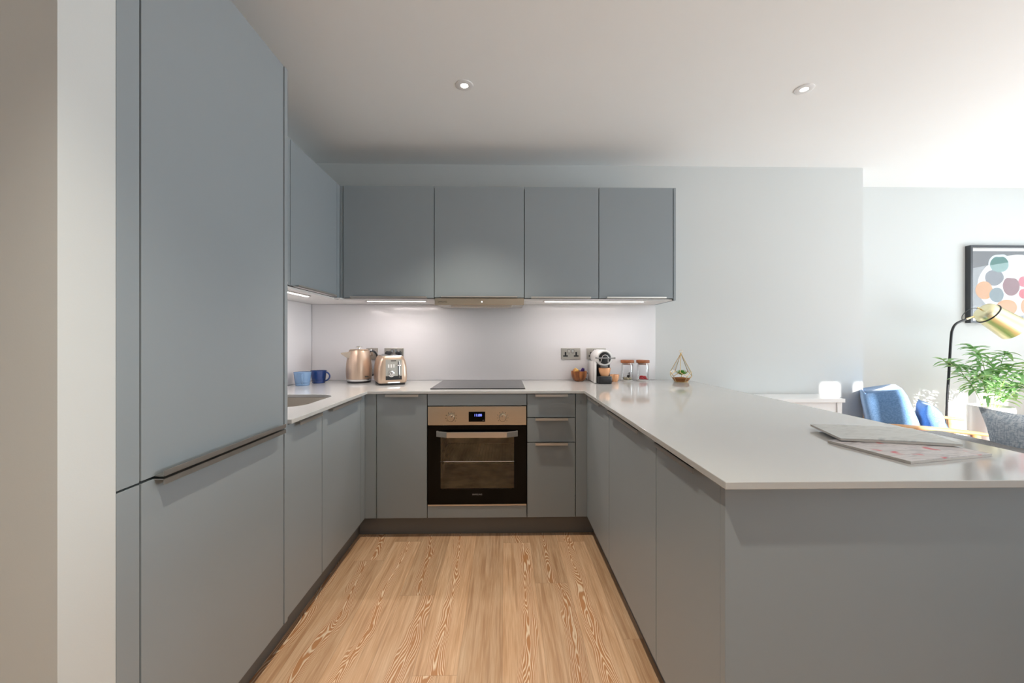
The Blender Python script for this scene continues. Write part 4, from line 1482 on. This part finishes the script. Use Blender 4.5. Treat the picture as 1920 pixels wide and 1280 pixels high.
bm = soft_box(BM(), 0.50, 0.54, 0.13, (0.0, 0, 0.40), r=0.06, puff=0.02)
obj('seat_cushion', bm, M['blue_fabric'], ac, world=False, smooth='all')
rotb = Matrix.Rotation(math.radians(-14), 3, 'Y')
bm = soft_box(BM(), 0.25, 0.52, 0.44, (-0.165, 0, 0.60), rotb, r=0.07, puff=0.05)
bk = obj('back_cushion', bm, M['blue_fabric'], ac, world=False, smooth='all')
bm = BM()
pth = []
for s in (-1, 1):
    pth.append((-0.33, s * 0.27, 0.80))
add_tube(bm, [(-0.31, -0.21, 0.793), (-0.31, 0.21, 0.793)], 0.004, 6)
obj('piping', bm, M['blue_fabric'], bk, world=False, smooth=True)
for s in (-1, 1):
    bm = BM()
    pts = smooth_path([(-0.34, s * 0.31, 0.585), (-0.15, s * 0.315, 0.598), (0.08, s * 0.315, 0.602), (0.27, s * 0.305, 0.595)], 5)
    add_tube(bm, pts, 0.03, 12, flat=0.42, radii=[0.018 + 0.018 * math.sin(PI * k / (len(pts) - 1)) ** 0.7 for k in range(len(pts))])
    obj('arm', bm, M['beech'], ac, world=False, smooth=True)
    for fx, tx in ((0.20, 0.24), (-0.27, -0.34)):
        bm = add_tube(BM(), [(fx, s * 0.305, 0.592), (fx + (tx - fx) * 0.4, s * 0.300, 0.36), (tx, s * 0.295, 0.0)], 0.02, 12, radii=[0.024, 0.02, 0.013])
        obj('leg', bm, M['beech'], ac, world=False, smooth=True)
bm = BM()
for s in (-1, 1):
    add_box(bm, -0.28, 0.22, s * 0.29 - 0.012, s * 0.29 + 0.012, 0.30, 0.335)
add_box(bm, 0.20, 0.225, -0.28, 0.28, 0.30, 0.335)
add_box(bm, -0.29, -0.265, -0.28, 0.28, 0.30, 0.335)
obj('seat_frame', bm, M['beech'], ac, world=False)
# loose blue cushion on the armchair
bm = BM()


def pillow(bm, w, h, t, T_, n=14, pinch=0.06):
    top, bot = {}, {}
    for i in range(n + 1):
        for j in range(n + 1):
            a, b = -1 + 2 * i / n, -1 + 2 * j / n
            k = (1 - abs(a) ** 2.6) * (1 - abs(b) ** 2.6)
            th = t / 2 * max(0, k) ** 0.55
            x = a * w / 2 * (1 - pinch * (1 - b * b) * abs(a) ** 3)
            y = b * h / 2 * (1 - pinch * (1 - a * a) * abs(b) ** 3)
            wr = 0.006 * math.sin(9 * a + 4 * b) * max(0, k)
            top[i, j] = bm.verts.new(T_ @ Vector((x, y, th + wr)))
            bot[i, j] = top[i, j] if i in (0, n) or j in (0, n) else bm.verts.new(T_ @ Vector((x, y, -th + wr)))
    for i in range(n):
        for j in range(n):
            bm.faces.new((top[i, j], top[i + 1, j], top[i + 1, j + 1], top[i, j + 1]))
            bm.faces.new((bot[i, j], bot[i, j + 1], bot[i + 1, j + 1], bot[i + 1, j]))
    return bm


T_ = Matrix.Translation((0.055, -0.02, 0.60)) @ Matrix.Rotation(math.radians(72), 4, 'Y')
W_ = Matrix.Translation((AC.x, AC.y, 0)) @ Matrix.Rotation(ang, 4, 'Z')
o = obj('cushion', pillow(BM(), 0.30, 0.38, 0.12, W_ @ T_), M['blue_fabric'], smooth='all')
tag(o, 'blue cushion leaning on the back of the blue armchair', 'cushion')

# sofa behind the peninsula
sf = thing('sofa', 'grey woven sofa with its back to the peninsula', 'sofa', (2.25, 1.0, 0))
bm = BM()
add_rounded_solid(bm, 0.22, 1.95, 0.10, 0.755, 0.03, 6, taper=[(0, 0.95, 1), (0.05, 1, 1), (0.93, 1, 1), (0.98, 0.9, 0.985), (1, 0.7, 0.97)], T=Matrix.Translation((1.945, 0.92, 0)))
obj('backrest', bm, M['sofa_fabric'], sf, smooth=True)
bm = BM()
add_box(bm, 2.058, 2.80, -0.02, 1.88, 0.10, 0.30, bev=0.02)
obj('seat_base', bm, M['sofa_fabric'], sf, smooth=True)
for y0 in (0.0, 0.94):
    bm = soft_box(BM(), 0.72, 0.91, 0.15, (2.44, y0 + 0.465, 0.38), r=0.05, puff=0.01)
    obj('seat_cushion', bm, M['sofa_fabric'], sf, smooth='all')
bm = BM()
for x in (1.90, 2.72):
    for y in (0.05, 1.80):
        add_cyl(bm, (x, y, 0), (x, y, 0.10), 0.015, 0.022, 12)
obj('feet', bm, M['beech'], sf)
T_ = Matrix.Translation((2.115, 1.49, 0.69)) @ Matrix.Rotation(math.radians(8), 4, 'Z') @ Matrix.Rotation(math.radians(72), 4, 'Y')
o = obj('cushion', pillow(BM(), 0.42, 0.46, 0.17, T_), M['cushion_fabric'], smooth='all')
tag(o, 'grey-blue woven cushion leaning on the sofa back at the right edge', 'cushion')

# floor lamp
LY = 3.10
fl = thing('floor_lamp', 'black arched floor lamp with a tilted brass shade in front of the picture', 'floor lamp', (3.41, LY, 0))
bm = BM()
add_lathe(bm, [(0, 0), (0.13, 0), (0.135, 0.006), (0.13, 0.02), (0.02, 0.026), (0, 0.026)], (3.41, LY, 0), 40)
obj('base', bm, M['black'], fl, smooth=True)
bm = BM()
pts = smooth_path([(3.400, LY, 0.02), (3.412, LY, 0.628), (3.429, LY, 0.916), (3.446, LY, 1.18), (3.458, LY, 1.255), (3.490, LY, 1.302), (3.563, LY, 1.333)], 6)
add_tube(bm, pts, 0.0085, 10)
obj('pole', bm, M['black'], fl, smooth=True)
obj('arm_rod', add_tube(BM(), [(3.560, LY, 1.332), (3.625, LY, 1.355)], 0.0075, 10), M['gold'], fl, smooth=True)
axis = Vector((0.205, -0.05, -0.158)).normalized()
closed = Vector((3.686, LY, 1.408))
q = axis.to_track_quat('Z', 'Y').to_matrix().to_4x4()
mt = Matrix.Translation(closed) @ q
bm = BM()
add_lathe(bm, [(0, 0), (0.050, 0.002), (0.066, 0.010), (0.074, 0.026), (0.078, 0.05), (0.094, 0.255), (0.0915, 0.255), (0.075, 0.05), (0.070, 0.028), (0, 0.006)], mat=mt, n=48)
sh = obj('lamp_shade', bm, M['brass'], fl, smooth=True)
bm = BM()
rr, zz = 0.0805, 0.055
add_tube(bm, [mt @ Vector((rr * math.cos(2 * PI * k / 40), rr * math.sin(2 * PI * k / 40), zz)) for k in range(40)], 0.0045, 8, closed=True)
obj('shade_ring', bm, M['black'], sh, smooth=True)
obj('pivot', add_tube(BM(), [mt @ Vector((0, 0, -0.03)), mt @ Vector((0, 0, 0.004))], 0.005, 8), M['gold'], sh, smooth=True)
bm = add_sphere(BM(), mt @ Vector((0, 0, 0.15)), 0.035)
obj('bulb', bm, M['white_plastic'], sh, smooth=True)
bm = BM()
cab_ = smooth_path([(3.535, LY, 1.322), (3.535, LY, 1.36), (3.575, LY, 1.40), (3.625, LY, 1.420), (3.665, LY, 1.418), tuple(mt @ Vector((0, 0, -0.03)))], 6)
add_tube(bm, cab_, 0.0025, 6)
obj('cable', bm, M['black'], fl, smooth=True)

# potted plant
px0, py0 = 3.66, 3.02
pl = thing('potted_plant', 'leafy green bamboo-like plant in a tall white planter beside the lamp', 'plant', (px0, py0, 0))
bm = BM()
add_lathe(bm, [(0, 0), (0.10, 0), (0.105, 0.01), (0.125, 0.66), (0.12, 0.68), (0.112, 0.66), (0.112, 0.62), (0, 0.62)], (px0, py0, 0), 40)
obj('planter', bm, M['white_plastic'], pl, smooth=True)
rs = random.Random(11)
stems = [(-0.30, 0.02, 0.40), (-0.16, -0.06, 0.46), (-0.06, 0.05, 0.50), (0.04, -0.05, 0.46), (0.10, 0.06, 0.34), (0.24, -0.02, 0.34), (-0.22, -0.10, 0.30), (-0.12, 0.08, 0.36), (0.30, 0.02, 0.24), (0.0, -0.12, 0.38), (0.16, -0.08, 0.22)]
sbm, lbm = BM(), BM()
for sx, sy, sh_ in stems:
    b0 = Vector((px0 + sx * 0.12, py0 + sy * 0.2, 0.62))
    pts = smooth_path([b0, b0 + Vector((sx * 0.25, sy * 0.3, sh_ * 0.45)), b0 + Vector((sx * 0.65, sy * 0.7, sh_ * 0.85)), b0 + Vector((sx, sy, sh_))], 5)
    add_tube(sbm, pts, 0.002, 5)
    for k in range(5, len(pts)):
        for s in range(3):
            a = rs.uniform(0, 2 * PI)
            dv = Vector((math.cos(a), math.sin(a) * 0.7, rs.uniform(-0.2, 0.6)))
            leaf_blade(lbm, pts[k], dv, rs.uniform(0.07, 0.125), rs.uniform(0.02, 0.032), rs.uniform(0.1, 0.5))
lf = obj('foliage', lbm, M['leaf'], pl, smooth='all')
lf['kind'] = 'stuff'
obj('stems', sbm, M['stem'], pl)

# framed print on the alcove wall
FX0, FX1, FZ0, FZ1 = 4.015, 5.00, 1.322, 1.990
fy = 3.455
pc = thing('framed_picture', 'dark-framed fruit print on the far wall behind the lamp', 'picture', ((FX0 + FX1) / 2, 3.48, FZ0))
bm = BM()
fw = 0.018
add_box(bm, FX0, FX0 + fw, fy, 3.499, FZ0, FZ1)
add_box(bm, FX1 - fw, FX1, fy, 3.499, FZ0, FZ1)
add_box(bm, FX0 + fw, FX1 - fw, fy, 3.499, FZ0, FZ0 + fw)
add_box(bm, FX0 + fw, FX1 - fw, fy, 3.499, FZ1 - fw, FZ1)
obj('frame', bm, M['frame_black'], pc)
obj('mount', add_box(BM(), FX0 + fw, FX1 - fw, 3.485, 3.497, FZ0 + fw, FZ1 - fw), M['white_plastic'], pc)
pb = obj('print', add_box(BM(), FX0 + 0.045, FX1 - 0.045, 3.4835, 3.4848, FZ0 + 0.045, FZ1 - 0.045), basic('grey_print_ground', (0.16, 0.165, 0.175), 0.7, noise=0.12, nscale=6), pc)
obj('glazing', add_box(BM(), FX0 + fw, FX1 - fw, 3.462, 3.464, FZ0 + fw, FZ1 - fw), M['picture_glass'], pc)


def blob(cx, cz, rx, rz, yy, name, col, wob=0.04, notch=0.0, seed=0):
    bm = BM()
    r_ = random.Random(seed)
    ph1, ph2 = r_.uniform(0, 6), r_.uniform(0, 6)
    pts = []
    for k in range(40):
        a = 2 * PI * k / 40
        f = 1 + wob * math.sin(2 * a + ph1) + wob * 0.6 * math.sin(3 * a + ph2)
        dn = notch * math.exp(-((a - PI / 2) / 0.35) ** 2)
        pts.append((cx + rx * f * math.cos(a), cz + rz * (f - dn) * math.sin(a)))
    T2 = Matrix(((1, 0, 0, 0), (0, 0, -1, yy), (0, 1, 0, 0), (0, 0, 0, 1)))
    add_prism(bm, pts, 0, 0.0004, mat=T2)
    return obj(name, bm, basic('print_ink_' + name, tuple(c_ * 0.85 for c_ in col), 0.9, spec=0.03, noise=0.08, nscale=25), pb)


blob(4.45, 1.650, 0.335, 0.270, 3.4833, 'plate_shape', (0.82, 0.83, 0.84), 0.02, seed=1)
blob(4.300, 1.835, 0.098, 0.088, 3.4828, 'leaf_halo_shape', (0.72, 0.78, 0.86), 0.03, 0.10, seed=2)
blob(4.300, 1.832, 0.080, 0.074, 3.4823, 'teal_fruit_shape', (0.117, 0.248, 0.225), 0.04, 0.15, seed=3)
blob(4.255, 1.715, 0.080, 0.072, 3.4826, 'grey_fruit_shape', (0.103, 0.103, 0.118), 0.04, seed=4)
blob(4.165, 1.605, 0.078, 0.078, 3.4822, 'orange_fruit_shape', (0.527, 0.225, 0.046), 0.02, seed=5)
blob(4.275, 1.565, 0.066, 0.062, 3.4818, 'slate_fruit_shape', (0.096, 0.14, 0.155), 0.03, seed=6)
blob(4.405, 1.640, 0.074, 0.084, 3.4826, 'red_apple_shape', (0.149, 0.021, 0.026), 0.03, 0.12, seed=7)
blob(4.365, 1.455, 0.092, 0.072, 3.4824, 'clementine_shape', (0.527, 0.218, 0.036), 0.02, seed=8)
blob(4.515, 1.680, 0.046, 0.046, 3.4826, 'pink_berry_shape', (0.465, 0.037, 0.078), 0.02, seed=9)
blob(4.515, 1.575, 0.042, 0.042, 3.4824, 'red_berry_shape', (0.484, 0.02, 0.047), 0.02, seed=10)
blob(4.560, 1.465, 0.070, 0.078, 3.4821, 'small_orange_shape', (0.527, 0.205, 0.036), 0.02, seed=11)
blob(4.640, 1.640, 0.070, 0.085, 3.4825, 'green_pear_shape', (0.171, 0.26, 0.078), 0.05, seed=12)
